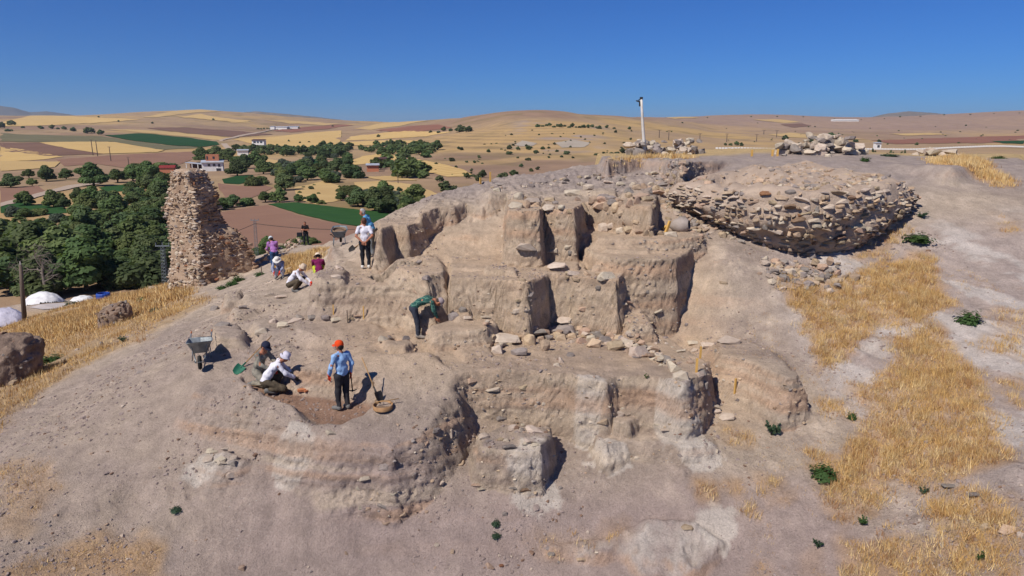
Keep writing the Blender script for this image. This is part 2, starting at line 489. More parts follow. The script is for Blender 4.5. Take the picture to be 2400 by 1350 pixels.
# straw ground
def straw_mask():
    q = lambda pts: np.array([hit(u, v)[:2] for u, v in pts])
    edge = q([(-20,1030),(60,960),(200,862),(330,800),(450,735),(520,700),(470,685),(395,676)])
    poly = np.vstack([edge, [(-21, 42), (-26, 60), (-30, 70), (-70, 70), (-70, 10), (-16, 9)]])
    left = sstep(.5, -.6, poly_sd(XX, YY, poly) + .9 * fbm(XX * .5, YY * .5, 3.0, 4))
    return left
LEFT_STRAW = straw_mask()
C = mixc(C, srgb(180, 148, 104), LEFT_STRAW * (.62 + .3 * n5))
STRAW = [  # outlines of dry grass on the hill
 ([(1830,645),(1900,655),(2000,645),(2080,605),(2180,590),(2200,640),(2230,720),(2150,760),(2060,760),(2010,800),(1960,850),(1915,872),(1900,800),(1870,740)], 1.0),
 ([(2080,795),(2200,762),(2240,820),(2290,870),(2330,1000),(2370,1080),(2300,1100),(2200,1130),(2110,1130),(2040,1180),(1960,1120),(1990,1060),(2040,980),(1980,900),(2060,880),(2100,850)], 1.0),
 ([(1900,1060),(2000,1080),(2060,1130),(2050,1210),(1980,1230),(1930,1180)], .8),
 ([(2180,1190),(2300,1130),(2390,1200),(2400,1350),(2230,1350)], .9),
 ([(1970,1270),(2120,1240),(2200,1300),(2220,1360),(1980,1360)], .8),
 ([(1700,1000),(1760,1010),(1770,1040),(1700,1040)], .5),
 ([(1925,935),(2000,945),(2000,985),(1930,970)], .7),
 ([(1640,1130),(1670,1130),(1680,1165),(1640,1170)], .9),([(1705,1135),(1740,1130),(1745,1165),(1705,1168)], .9),
 ([(1760,1115),(1840,1120),(1835,1170),(1800,1180),(1770,1150)], .6),([(1740,1175),(1770,1180),(1765,1215),(1740,1210)], .8),
 ([(1250,1250),(1330,1255),(1400,1240),(1470,1230),(1475,1260),(1400,1290),(1310,1290)], .45),
 ([(2170,373),(2260,372),(2330,395),(2375,425),(2350,440),(2280,412),(2200,386)], 1.0),
 ([(1990,605),(2060,572),(2120,520),(2130,505),(2112,560),(2060,605)], .8),
 ([(2330,890),(2400,880),(2400,960),(2350,950)], .5),([(2330,720),(2400,730),(2400,790),(2350,780)], .5),([(2260,800),(2400,790),(2400,850),(2300,830)], .4),
 ([(2180,1130),(2260,1150),(2230,1200),(2170,1190)], .5),([(2320,500),(2400,520),(2390,560),(2320,540)], .35),
 ([(0,1330),(120,1300),(230,1258),(320,1262),(385,1300),(360,1360),(0,1360)], .95),
 ([(0,1090),(100,1080),(140,1140),(60,1240),(0,1260)], .6),
 ([(650,612),(700,592),(765,582),(750,620),(705,642),(660,645)], 1.0),
 ([(1425,374),(1500,368),(1625,367),(1625,371),(1500,373),(1430,379)], .8),
 ([(1860,1300),(1920,1290),(1930,1350),(1870,1350)], .35),([(1760,1310),(1810,1310),(1810,1350),(1760,1350)], .5),
]
STRAW_W = []
litter = np.zeros(H.shape)
for pl, dens in STRAW:
    w_ = np.array([hit(u, v)[:2] for u, v in pl])
    STRAW_W.append((w_, dens))
    lo, hi = w_.min(0) - .6, w_.max(0) + .6
    i0, i1 = np.searchsorted(GX, [lo[0], hi[0]])
    j0, j1 = np.searchsorted(GY, [lo[1], hi[1]])
    sl = (slice(j0, j1), slice(i0, i1))
    litter[sl] = np.maximum(litter[sl], dens * sstep(.25, -.2, poly_sd(XX[sl], YY[sl], w_) + .5 * n2[sl]))
C = mixc(C, srgb(186, 146, 98), litter * .55)
top = sstep(35, 37, YY + 1.5 * n1) * sstep(1, 3, XX)
C = mixc(C, srgb(196, 168, 118), top * .85)
C *= np.array([1.01, 1.0, .99]) * (1 + .10 * fbm(XX * 4.5, YY * 4.5, 2.2, 3))[..., None]

# mesh: rows crowd together on the cut faces, which are then pushed in and out for clods, ledges and pick marks
gy_, gx_ = np.gradient(H, GY, GX)
def blur(a, n, axis):
    for _ in range(2):
        c = np.cumsum(np.concatenate([np.repeat(np.take(a, [0], axis), n + 1, axis), a, np.repeat(np.take(a, [-1], axis), n, axis)], axis), axis)
        L_ = a.shape[axis]
        a = (np.take(c, range(2 * n + 1, 2 * n + 1 + L_), axis) - np.take(c, range(0, L_), axis)) / (2 * n + 1)
    return a
rho = np.minimum(np.abs(gy_), 8) * sstep(33, 30, YY) * sstep(-15, -12, XX)
rho = 1 + 1.1 * blur(blur(rho, 5, 1), 1, 0)
dy = np.gradient(GY)
cell = np.minimum(1.0 / dy, 22.0)[:, None] * np.ones_like(H)        # wanted rows per metre
cdf = np.cumsum(cell * rho * dy[:, None], 0)
cdf = (cdf - cdf[:1]) / (cdf[-1:] - cdf[:1])
NY = int(len(GY) * 1.12)
sgrid = np.linspace(0, 1, NY)
RY = np.empty((NY, len(GX)))
RZ = np.empty_like(RY)
RC = np.empty((NY, len(GX), 3))
for i in range(len(GX)):
    RY[:, i] = np.interp(sgrid, cdf[:, i], GY)
    RZ[:, i] = np.interp(RY[:, i], GY, H[:, i])
    for k in range(3):
        RC[:, i, k] = np.interp(RY[:, i], GY, C[:, i, k])
RX = np.broadcast_to(GX, RY.shape)
V3 = np.stack([RX, RY, RZ], -1)
tu = np.gradient(V3, axis=1)
tv = np.gradient(V3, axis=0)
nrm = np.cross(tu, tv)
nrm /= np.linalg.norm(nrm, axis=-1, keepdims=True) + 1e-12
near = sstep(34, 30, RY) * sstep(-16, -13, RX)
amp = sstep(.85, .42, nrm[..., 2]) * near
led = fbm(RX * .25, RY * .25, RZ * 4.5, 3)
d3 = (0.05 * fbm(RX * 2.0, RY * 2.0, RZ * 2.2, 3, .6) + 0.05 * fbm(RX * 6, RY * 6, RZ * 5, 3, .65) + 0.022 * (1 - 2 * np.abs(vnoise(RX * 9, RY * 9, RZ * 6)))
      + 0.05 * led + 0.03 * vnoise(RX * 15, RY * 15, RZ * 13))
V3 = V3 + nrm * (amp * d3)[..., None]
verts = V3.reshape(-1, 3)
nx, ny = len(GX), NY
idx = np.arange(nx * ny).reshape(ny, nx)
faces = np.stack([idx[:-1, :-1], idx[:-1, 1:], idx[1:, 1:], idx[1:, :-1]], -1).reshape(-1, 4)
# strata colours belong to the height of the layer
zr = RZ - CAMZ
stf = amp[..., None]
bandA = fbm(RX * .15, RY * .15, zr * 3.4, 3)
bandB = fbm(RX * .35, RY * .35, zr * 11.0, 2)
def mixr(col, m):
    global RC
    RC = RC + (np.array(col) * np.array([1.01, 1.0, .99]) - RC) * np.clip(m, 0, 1)[..., None]
mixr(srgb(196, 160, 132), amp * sstep(.02, .35, bandA) * .6)
mixr(srgb(212, 192, 168), amp * sstep(.05, .4, -bandA) * .55)
mixr(srgb(140, 120, 106), amp * sstep(.2, .5, bandB) * .45)
C = RC

def soil_material():
    m, N, L, B = nodes_of('excavated_soil')
    B.inputs['Roughness'].default_value = 0.95
    B.inputs['Specular IOR Level'].default_value = 0.1
    at = N.new('ShaderNodeAttribute')
    at.attribute_name = 'Col'
    tc = N.new('ShaderNodeTexCoord')
    def noise(scale, detail, rough, vec=tc.outputs['Object']):
        n = N.new('ShaderNodeTexNoise')
        n.inputs['Scale'].default_value, n.inputs['Detail'].default_value, n.inputs['Roughness'].default_value = scale, detail, rough
        L.new(vec, n.inputs['Vector'])
        return n.outputs['Fac']
    def maprange(s, a, b, c, d):
        r = N.new('ShaderNodeMapRange')
        for k, x in zip((1, 2, 3, 4), (a, b, c, d)):
            r.inputs[k].default_value = x
        L.new(s, r.inputs[0])
        return r.outputs[0]
    f1 = maprange(noise(2.2, 8, .68), .3, .7, .80, 1.17)
    f2 = maprange(noise(24, 6, .75), .3, .72, .76, 1.2)
    mu = N.new('ShaderNodeMath')
    mu.operation = 'MULTIPLY'
    L.new(f1, mu.inputs[0])
    L.new(f2, mu.inputs[1])
    vm = N.new('ShaderNodeVectorMath')
    vm.operation = 'SCALE'
    L.new(at.outputs['Color'], vm.inputs[0])
    L.new(mu.outputs[0], vm.inputs['Scale'])
    # small light stones in the soil
    vo = N.new('ShaderNodeTexVoronoi')
    vo.inputs['Scale'].default_value = 9
    L.new(tc.outputs['Object'], vo.inputs['Vector'])
    sp = maprange(vo.outputs['Distance'], .08, .13, 1, 0)
    gate = maprange(noise(1.1, 3, .6), .52, .62, 0, 1)
    mg = N.new('ShaderNodeMath')
    mg.operation = 'MULTIPLY'
    L.new(sp, mg.inputs[0])
    L.new(gate, mg.inputs[1])
    mx = N.new('ShaderNodeMix')
    mx.data_type = 'RGBA'
    L.new(mg.outputs[0], mx.inputs['Factor'])
    L.new(vm.outputs[0], mx.inputs['A'])
    mx.inputs['B'].default_value = (.50, .45, .39, 1)
    L.new(mx.outputs['Result'], B.inputs['Base Color'])
    b1 = N.new('ShaderNodeBump')
    b1.inputs['Distance'].default_value = .10
    b1.inputs['Strength'].default_value = 1.0
    L.new(noise(6, 10, .72), b1.inputs['Height'])
    b2 = N.new('ShaderNodeBump')
    b2.inputs['Distance'].default_value = .03
    b2.inputs['Strength'].default_value = 1.0
    L.new(noise(45, 4, .6), b2.inputs['Height'])
    L.new(b1.outputs[0], b2.inputs['Normal'])
    L.new(b2.outputs[0], B.inputs['Normal'])
    return m
MAT_SOIL = soil_material()
me = mesh_np('excavated_hill', verts, faces, MAT_SOIL, True)
color_attr(me, C.reshape(-1, 3))
HILL = link('excavated_hill', me, kind='structure', label='pale excavated hill with cut terraces and trodden slopes')
# ------------------------------------------------------------------ valley and far hills
VP = [  # (u, v, distance)
 (-300,600,104),(-300,430,252),(-300,340,650),(-300,300,1300),(-300,262,2600),
 (0,600,104),(0,520,145),(0,470,190),(0,430,252),(0,400,336),(0,362,480),(0,325,800),(0,292,1300),(0,271,2200),
 (200,430,252),(200,390,380),(200,350,560),(200,310,1000),(200,285,1600),(200,271,2300),
 (470,600,104),(470,430,252),(500,396,360),(470,352,640),(470,322,1000),(470,292,1500),(470,256,2400),(330,263,2350),(560,263,2400),
 (640,560,118),(640,440,235),(640,396,350),(640,360,560),(640,330,900),(640,300,1600),(640,272,2600),
 (850,560,118),(850,440,235),(850,400,336),(850,371,470),(850,342,730),(850,312,1250),(850,289,2000),
 (1000,470,190),(1000,420,270),(1000,385,380),(1000,350,560),(1000,318,850),(1000,283,1500),
 (1120,420,280),(1120,370,430),(1120,330,620),(1120,296,820),(1110,272,1020),
 (1265,420,300),(1265,382,410),(1265,350,520),(1265,312,650),(1265,282,800),(1262,259,960),(1180,263,960),(1350,267,950),
 (1420,279,940),(1500,385,380),(1500,350,520),(1500,312,720),(1500,284,960),(1560,284,1150),
 (1700,380,330),(1700,350,500),(1700,332,700),(1700,302,1200),(1700,270,2300),(1600,276,2200),(1800,268,2300),
 (2000,380,330),(2000,350,500),(2000,322,900),(2000,302,1300),(2000,278,2300),(2300,380,330),(2300,350,500),(2300,315,1050),(2300,265,2600),(2150,272,2450),
 (2450,350,500),(2450,310,1100),(2450,262,2600),(2750,350,500),(2750,262,2600)]
VW = []
for u in range(-400, 2900, 300):                       # under the hill, and beyond the skyline
    VW.append((u, 60, -19.6)); VW.append((u, 90, -19.3)); VW.append((u, 4200, 20)); VW.append((u, 9000, 0))
vpts, vval = [], []
for u, v, Y in VP:
    p = P(u, v, Y)
    vpts.append((math.atan2(p[0], p[1]) * 4.0, math.log(math.hypot(p[0], p[1])) * 1.6)); vval.append(p[2])
for u, R, z in VW:
    a = math.atan((u - 1200) / FPX)
    vpts.append((a * 4.0, math.log(R) * 1.6)); vval.append(z + CAMZ)
val_rbf = rbf_fit(vpts, vval, 0.0)
def vz(x, y):
    x, y = np.asarray(x, float), np.asarray(y, float)
    r = np.hypot(x, y)
    z = rbf_eval(val_rbf, np.arctan2(x, y) * 4.0, np.log(np.maximum(r, 20)) * 1.6)
    k = sstep(250, 900, r)
    return z + k * (4.0 * fbm(x / 260, y / 260, 1.0, 4) + 1.5 * fbm(x / 60, y / 60, 3.0, 2)) * sstep(4000, 1500, r) + .35 * fbm(x / 25, y / 25, 2.0, 3)
na, nr = 540, 400
ang = np.linspace(-0.98, 0.98, na)
lrad = np.linspace(math.log(52), math.log(9000), nr)
rad = np.exp(lrad)
AA, RR = np.meshgrid(ang, rad)
vx, vy = RR * np.sin(AA), RR * np.cos(AA)
vzz = vz(vx, vy)
def vg(x, y):
    """height of the valley sheet itself"""
    x, y = np.asarray(x, float), np.asarray(y, float)
    fa = np.clip((np.arctan2(x, y) - ang[0]) / (ang[1] - ang[0]), 0, na - 1.001)
    fr = np.clip((np.log(np.maximum(np.hypot(x, y), 1)) - lrad[0]) / (lrad[1] - lrad[0]), 0, nr - 1.001)
    i, j = fa.astype(int), fr.astype(int)
    tx, ty = fa - i, fr - j
    return (vzz[j, i] * (1 - tx) + vzz[j, i + 1] * tx) * (1 - ty) + (vzz[j + 1, i] * (1 - tx) + vzz[j + 1, i + 1] * tx) * ty
def vhit(u, v, r0=62.0, r1=6000.0):
    r = ray(u, v)
    hy = np.exp(np.linspace(math.log(r0), math.log(r1), 2600))
    k = hy / math.hypot(r[0], r[1])
    z = CAMZ + r[2] * k
    g = vg(r[0] * k, r[1] * k)
    b = z < g
    i = int(np.argmax(b)) if b.any() else len(k) - 1
    if i > 0 and b[i]:
        f0, f1 = z[i - 1] - g[i - 1], z[i] - g[i]
        t = f0 / (f0 - f1 + 1e-9)
        kk = k[i - 1] + (k[i] - k[i - 1]) * t
    else:
        kk = k[i]
    x, y = r[0] * kk, r[1] * kk
    return np.array([x, y, float(vg(x, y))])

vzz = np.where(RR < 80, vzz - 3.0 * sstep(80, 60, RR), vzz)
VV = np.stack([vx, vy, vzz], -1).reshape(-1, 3)
ii = np.arange(na * nr).reshape(nr, na)
VF = np.stack([ii[:-1, :-1], ii[:-1, 1:], ii[1:, 1:], ii[1:, :-1]], -1).reshape(-1, 4)
K = .80
g1 = fbm(vx / 180, vy / 180, 4.0, 4)
g2 = fbm(vx / 35, vy / 35, 2.0, 4)
VC = np.empty(VV.shape).reshape(nr, na, 3)
VC[:] = srgb(174, 147, 116)
VC = mixc(VC, srgb(160, 132, 110), sstep(-.05, .4, g1))
VC = mixc(VC, srgb(192, 160, 112), sstep(.05, .45, -g1))
VC = mixc(VC, srgb(140, 122, 88), sstep(.15, .5, g2) * .6)
far_pink = sstep(900, 1600, RR) * sstep(.05, .35, AA)
VC = mixc(VC, srgb(166, 140, 126), far_pink * .8)
terr = sstep(330, 400, RR) * sstep(900, 760, RR) * sstep(-.14, -.08, AA) * sstep(.12, .05, AA)
VC = mixc(VC, srgb(200, 166, 118), terr * sstep(.2, .7, np.sin(vzz * 2.6 + 2.5 * g1)) * .55)
VC = mixc(VC, srgb(142, 118, 96), terr * sstep(.3, .8, -np.sin(vzz * 2.6 + 2.5 * g1)) * .4)
scar = sstep(450, 520, RR) * sstep(900, 780, RR) * sstep(-.02, .03, AA) * sstep(.16, .1, AA)
VC = mixc(VC, srgb(178, 156, 138), scar * sstep(.05, .3, g2))
nearv = sstep(330, 200, RR)
VC = mixc(VC, srgb(150, 128, 88), nearv * sstep(-.2, .3, g2) * .7)
VC *= K
def field_mat(name, c1, c2, scale, stripes=None, bump=0.05):
    m, N, L, B = nodes_of(name)
    B.inputs['Roughness'].default_value = .95
    B.inputs['Specular IOR Level'].default_value = .05
    tc = N.new('ShaderNodeTexCoord')
    n = N.new('ShaderNodeTexNoise')
    n.inputs['Scale'].default_value = scale
    n.inputs['Detail'].default_value = 7
    n.inputs['Roughness'].default_value = .65
    L.new(tc.outputs['Object'], n.inputs['Vector'])
    f = n.outputs['Fac']
    if stripes:
        mp = N.new('ShaderNodeMapping')
        mp.inputs['Rotation'].default_value = (0, 0, stripes[0])
        L.new(tc.outputs['Object'], mp.inputs[0])
        w = N.new('ShaderNodeTexWave')
        w.inputs['Scale'].default_value = stripes[1]
        w.inputs['Distortion'].default_value = 3
        w.inputs['Detail'].default_value = 3
        w.inputs['Detail Scale'].default_value = .6
        L.new(mp.outputs[0], w.inputs['Vector'])
        ad = N.new('ShaderNodeMix')
        ad.inputs['Factor'].default_value = stripes[2]
        L.new(f, ad.inputs['A'])
        L.new(w.outputs['Fac'], ad.inputs['B'])
        f = ad.outputs['Result']
    mr = N.new('ShaderNodeMapRange')
    mr.inputs[1].default_value, mr.inputs[2].default_value = .3, .7
    L.new(f, mr.inputs[0])
    mx = N.new('ShaderNodeMix')
    mx.data_type = 'RGBA'
    mx.inputs['A'].default_value = (*[c * K for c in c1], 1)
    mx.inputs['B'].default_value = (*[c * K for c in c2], 1)
    L.new(mr.outputs[0], mx.inputs['Factor'])
    L.new(mx.outputs['Result'], B.inputs['Base Color'])
    bp = N.new('ShaderNodeBump')
    bp.inputs['Distance'].default_value = bump
    L.new(f, bp.inputs['Height'])
    L.new(bp.outputs[0], B.inputs['Normal'])
    return m
MAT_VAL = make_mat('dry_valley_grassland', (.86, .86, .86), (1.13, 1.12, 1.1), .05, .95, .3, .3, attr='Col', spec=.05, detail=9)
vme = mesh_np('valley_ground', VV, VF, MAT_VAL, True)
color_attr(vme, VC.reshape(-1, 3))
link('valley_ground', vme, kind='structure')

FM = {
 'straw': field_mat('cut_wheat_stubble', srgb(222, 190, 128), srgb(205, 168, 110), .02, (.4, .05, .4)),
 'straw2': field_mat('pale_stubble', srgb(214, 184, 128), srgb(192, 158, 108), .03, (1.2, .07, .35)),
 'brown': field_mat('ploughed_soil', srgb(160, 125, 104), srgb(142, 108, 92), .05, (.9, .35, .3)),
 'dark': field_mat('dark_fallow_soil', srgb(138, 108, 92), srgb(122, 94, 80), .02),
 'red': field_mat('red_fallow_soil', srgb(158, 112, 92), srgb(142, 100, 84), .01),
 'green': field_mat('green_crop', srgb(62, 96, 52), srgb(46, 80, 44), .25, (.2, .5, .3), .15),
 'dgreen': field_mat('clover_crop', srgb(48, 84, 48), srgb(40, 72, 40), .1),
 'olive': field_mat('grey_green_pasture', srgb(128, 122, 92), srgb(112, 106, 82), .05),
 'road': field_mat('pale_gravel_road', srgb(196, 176, 158), srgb(180, 160, 142), .2),
 'grey': field_mat('pale_marl', srgb(192, 180, 162), srgb(170, 154, 138), .06),
}
FIELDS = [  # (name, material, image outline, layer)
 ('wheat_field','straw',[(0,362),(0,345),(60,352),(150,368),(80,376),(0,380)],0),
 ('wheat_field','straw',[(90,335),(180,333),(270,334),(385,353),(370,357),(240,361),(170,351)],1),
 ('ploughed_field','dark',[(0,336),(100,335),(170,351),(240,361),(110,366),(0,354)],0),
 ('ploughed_field','brown',[(130,375),(300,362),(470,355),(530,352),(480,365),(420,385),(300,395),(230,385),(150,390)],0),
 ('wheat_field','straw2',[(0,378),(140,380),(130,392),(40,400),(0,402)],1),
 ('clover_field','dgreen',[(245,318),(330,313),(430,322),(505,333),(515,340),(470,345),(400,341),(300,329)],1),
 ('pasture','olive',[(0,312),(60,316),(240,320),(300,330),(400,342),(480,346),(380,352),(270,333),(90,334),(0,332)],0),
 ('ploughed_field','dark',[(340,300),(430,299),(560,308),(640,315),(560,322),(470,316),(380,306)],0),
 ('wheat_field','straw',[(0,288),(90,268),(200,275),(330,280),(250,287),(100,295),(0,297)],0),
 ('wheat_field','straw2',[(330,277),(420,258),(490,256),(520,261),(440,266),(380,274)],0),
 ('wheat_field','straw',[(415,275),(470,268),(500,275),(590,284),(560,288),(480,280)],1),
 ('wheat_field','straw2',[(480,270),(530,279),(600,288),(540,288)],0),
 ('wheat_field','straw2',[(245,303),(330,305),(470,316),(540,324),(520,330),(430,320),(330,311)],0),
 ('wheat_field','straw',[(545,326),(640,322),(720,312),(800,306),(800,330),(780,350),(700,345),(600,340)],0),
 ('ploughed_field','red',[(640,306),(740,296),(800,292),(830,294),(760,303),(680,311)],0),
 ('wheat_field','straw2',[(620,281),(700,284),(800,291),(760,294),(680,290)],0),
 ('wheat_field','straw',[(810,330),(890,327),(1000,320),(1060,310),(940,307),(870,315),(820,320)],0),
 ('wheat_field','straw2',[(830,302),(920,284),(1000,283),(940,295),(870,305)],0),
 ('wheat_field','straw',[(800,342),(870,340),(960,336),(990,330),(880,330),(800,334)],1),
 ('ploughed_field','red',[(880,306),(960,296),(1030,292),(1060,300),(980,309),(920,309)],0),
 ('wheat_field','straw',[(812,380),(850,366),(900,360),(940,366),(920,378),(860,384),(825,388)],0),
 ('wheat_field','straw',[(935,378),(980,374),(1040,385),(1090,400),(1110,413),(1050,415),(990,402),(950,390)],0),
 ('wheat_field','straw2',[(830,428),(900,424),(960,432),(1010,448),(1040,462),(1010,475),(940,466),(880,456),(835,452)],0),
 ('wheat_field','straw2',[(850,415),(930,413),(980,424),(900,424)],1),
 ('ploughed_field','brown',[(515,500),(560,490),(627,481),(700,506),(800,527),(845,534),(850,575),(690,590),(560,590),(515,520)],0),
 ('green_field','green',[(627,479),(690,475),(800,488),(960,505),(960,530),(850,532),(800,525),(700,502)],1),
 ('garden_plot','dgreen',[(520,420),(560,412),(590,410),(600,424),(560,432),(525,430)],0),
 ('garden_plot','dgreen',[(690,378),(750,372),(765,380),(740,386),(700,386)],0),
 ('fallow_field','brown',[(510,430),(560,436),(610,432),(640,440),(600,460),(560,475),(530,470),(515,445)],0),
 ('wheat_field','straw2',[(580,366),(640,375),(700,385),(715,392),(660,386),(590,376)],1),
 ('vineyard_plot','straw2',[(690,440),(760,425),(810,440),(800,470),(740,480),(700,470)],0),
 ('pale_scar','grey',[(1205,340),(1225,330),(1260,336),(1250,342),(1220,343)],0),
 ('pale_scar','grey',[(1300,335),(1340,328),(1385,334),(1370,345),(1320,347)],0),
 ('wheat_field','straw2',[(1800,316),(1850,312),(1960,322),(2040,328),(1940,327),(1850,322)],0),
 ('wheat_field','straw2',[(2080,314),(2180,312),(2230,316),(2120,318)],0),
 ('ploughed_field','red',[(2040,330),(2200,324),(2400,318),(2400,335),(2250,336),(2100,338)],0),
 ('green_field','dgreen',[(2320,332),(2400,330),(2400,338),(2350,336)],1),
 ('wheat_field','straw2',[(1760,280),(1830,280),(1880,286),(1840,289)],0),
 ('fallow_field','dark',[(1830,292),(1880,290),(1900,296),(1860,300)],0),
 ('wheat_field','straw2',[(1560,275),(1600,272),(1640,276),(1580,279)],0),
 ('fallow_field','brown',[(0,440),(90,436),(110,450),(60,470),(0,480)],0),
 ('green_field','green',[(230,440),(300,432),(310,445),(250,452)],0),
 ('green_field','green',[(0,478),(60,476),(150,488),(160,500),(60,505),(0,500)],0),
 ('fallow_field','brown',[(150,520),(240,512),(260,530),(190,548),(150,540)],0),
 ('gravel_road','road',[(530,352),(520,340),(513,330),(520,328),(532,338),(552,352),(545,360)],2),
 ('gravel_road','road',[(0,478),(60,462),(110,448),(160,436),(215,428),(240,430),(170,442),(115,455),(70,470),(0,486)],2),
 ('gravel_road','road',[(513,330),(560,318),(640,304),(665,300),(650,303),(570,320),(522,330)],2),
]
FLABEL = {}
def draped(name, mat, outline, layer):
    pts = []
    n = len(outline)
    for i in range(n):
        a, b = outline[i], outline[(i + 1) % n]
        L_ = max(1, int(math.hypot(a[0] - b[0], a[1] - b[1]) / 9))
        for k in range(L_):
            t = k / L_
            u, v = a[0] + (b[0] - a[0]) * t, a[1] + (b[1] - a[1]) * t
            u += 5.0 * float(fbm(u * .05, v * .15, 3.3, 2))
            v += 1.1 * float(fbm(u * .06, v * .12, 8.3, 2))
            pts.append(vhit(u, v))
    pts = np.array(pts)
    # interior points on a grid in polar space
    r, a = np.hypot(pts[:, 0], pts[:, 1]), np.arctan2(pts[:, 0], pts[:, 1])
    gr = np.exp(np.arange(math.log(r.min()), math.log(r.max()), .016))
    ga = np.arange(a.min(), a.max(), .006)
    A_, R_ = np.meshgrid(ga, gr)
    ix, iy = (R_ * np.sin(A_)).ravel(), (R_ * np.cos(A_)).ravel()
    keep = poly_sd(ix, iy, pts) < -.004 * r.mean()
    P2 = [Vector((float(x), float(y))) for x, y in pts[:, :2]] + [Vector((float(x), float(y))) for x, y in zip(ix[keep], iy[keep])]
    m = len(pts)
    vo, _, fo, *_ = delaunay_2d_cdt(P2, [(i, (i + 1) % m) for i in range(m)], [], 1, 1e-4)
    xy = np.array([(p.x, p.y) for p in vo])
    rr = np.hypot(xy[:, 0], xy[:, 1])
    z = vg(xy[:, 0], xy[:, 1]) + .04 + .00035 * rr + layer * (.02 + .00015 * rr)
    tri = [f for f in fo if len(f) == 3]
    if not tri:
        return
    me = mesh_np(name, np.column_stack([xy, z]), np.array(tri), mat, True)
    me.validate()
    o = link(name, me, kind='structure')
    return o
for nm, mk, ol, ly in FIELDS:
    draped(nm, FM[mk], ol, ly)

# far dark ridges beyond the fields
def ridge(profile, R, depth, mat, name='hills'):
    prof = np.array(profile, float)
    us = np.linspace(prof[0, 0], prof[-1, 0], 90)
    vs_ = np.interp(us, prof[:, 0], prof[:, 1]) + .5 * fbm(us / 9.0, 2.2, 0, 3)
    V, F = [], []
    rows = 9
    for k in range(rows):
        t = k / (rows - 1)
        for u, v in zip(us, vs_):
            top = P(u, v, R)
            Y = R + (t - .5) * depth
            s = Y / R
            zb = -10.0
            V.append((top[0] * s, Y, zb + (top[2] - zb) * math.sin(math.pi * t) ** .7))
    n = len(us)
    for k in range(rows - 1):
        for i in range(n - 1):
            F.append((k * n + i, k * n + i + 1, (k + 1) * n + i + 1, (k + 1) * n + i))
    link(name, mesh_np(name, V, F, mat, True), kind='structure')
MAT_FAR = make_mat('far_scrub_hill', srgb(104, 104, 104), srgb(84, 88, 92), .006, .95, spec=.03)
MAT_FAR2 = make_mat('far_stony_hill', srgb(138, 122, 108), srgb(92, 92, 86), .012, .95, spec=.03, detail=8)
ridge([(-260,262),(-100,250),(0,248),(30,252),(70,263),(110,261),(150,266),(185,272)], 5600, 1500, MAT_FAR)
ridge([(545,272),(570,263),(600,261),(660,266),(740,274),(800,281),(870,289)], 3900, 700, MAT_FAR2)
ridge([(1465,286),(1490,282),(1530,284),(1560,288)], 5200, 900, MAT_FAR)
ridge([(1540,285),(1560,277),(1580,276),(1610,282)], 3300, 400, MAT_FAR2)
ridge([(2030,277),(2080,266),(2130,261),(2180,264),(2240,270)], 4600, 900, MAT_FAR2)
# ------------------------------------------------------------------ trees
def quads_leaves(pts, nrm, size, rng, aspect=1.0):
    n = len(pts)
    a = rng.normal(size=(n, 3))
    t = np.cross(nrm, a)
    t /= np.linalg.norm(t, axis=1, keepdims=True) + 1e-9
    b = np.cross(nrm, t)
    s = (size * rng.uniform(.6, 1.3, n))[:, None]
    c = np.stack([pts - t * s - b * s * aspect * .6, pts + t * s - b * s * aspect, pts + t * s * .8 + b * s * aspect, pts - t * s + b * s * aspect * .8], 1)
    V = c.reshape(-1, 3)
    F = np.arange(n * 4).reshape(n, 4)
    return V, F
def crown_np(seed, kind='round', n=1500, leaf=.11):
    """crown about 2 wide; base of the foliage at z=0"""
    rng = np.random.default_rng(seed)
    lobes = []
    if kind == 'poplar':
        for k in range(9):
            z = .4 + k * .62
            r = .62 * math.sin(math.pi * min(.95, (k + 1.2) / 10.5)) ** .6
            lobes.append(((rng.normal() * .12, rng.normal() * .12, z), (r, r, .62)))
    elif kind == 'bush':
        for k in range(8):
            a = rng.uniform(0, 6.28)
            d = rng.uniform(0, .62)
            r = rng.uniform(.34, .55)
            lobes.append(((math.cos(a) * d, math.sin(a) * d, rng.uniform(.25, .85) * (1 - .35 * d)), (r, r, r * rng.uniform(.75, 1.05))))
    else:
        lobes.append(((0, 0, .75), (.62, .62, .6)))
        for k in range(11):
            a = k * 2.4 + rng.uniform(-.5, .5)
            d = rng.uniform(.35, .72)
            r = rng.uniform(.26, .46)
            lobes.append(((math.cos(a) * d, math.sin(a) * d, rng.uniform(.3, 1.25) - .3 * d), (r, r, r * .85)))
        lobes.append(((rng.normal() * .1, rng.normal() * .1, 1.3), (.38, .38, .35)))
    w = np.array([l[1][0] * l[1][2] for l in lobes])
    w /= w.sum()
    which = rng.choice(len(lobes), n, p=w)
    d = rng.normal(size=(n, 3))
    d /= np.linalg.norm(d, axis=1, keepdims=True)
    c = np.array([l[0] for l in lobes])[which]
    r = np.array([l[1] for l in lobes])[which]
    f = rng.uniform(.55, 1.08, n) ** .6
    p = c + d * r * f[:, None]
    p[:, 2] = np.maximum(p[:, 2], .02)
    nr_ = d + rng.normal(size=(n, 3)) * .45 + np.array([0, 0, .5])
    nr_ /= np.linalg.norm(nr_, axis=1, keepdims=True)
    return quads_leaves(p, nr_, leaf, rng)
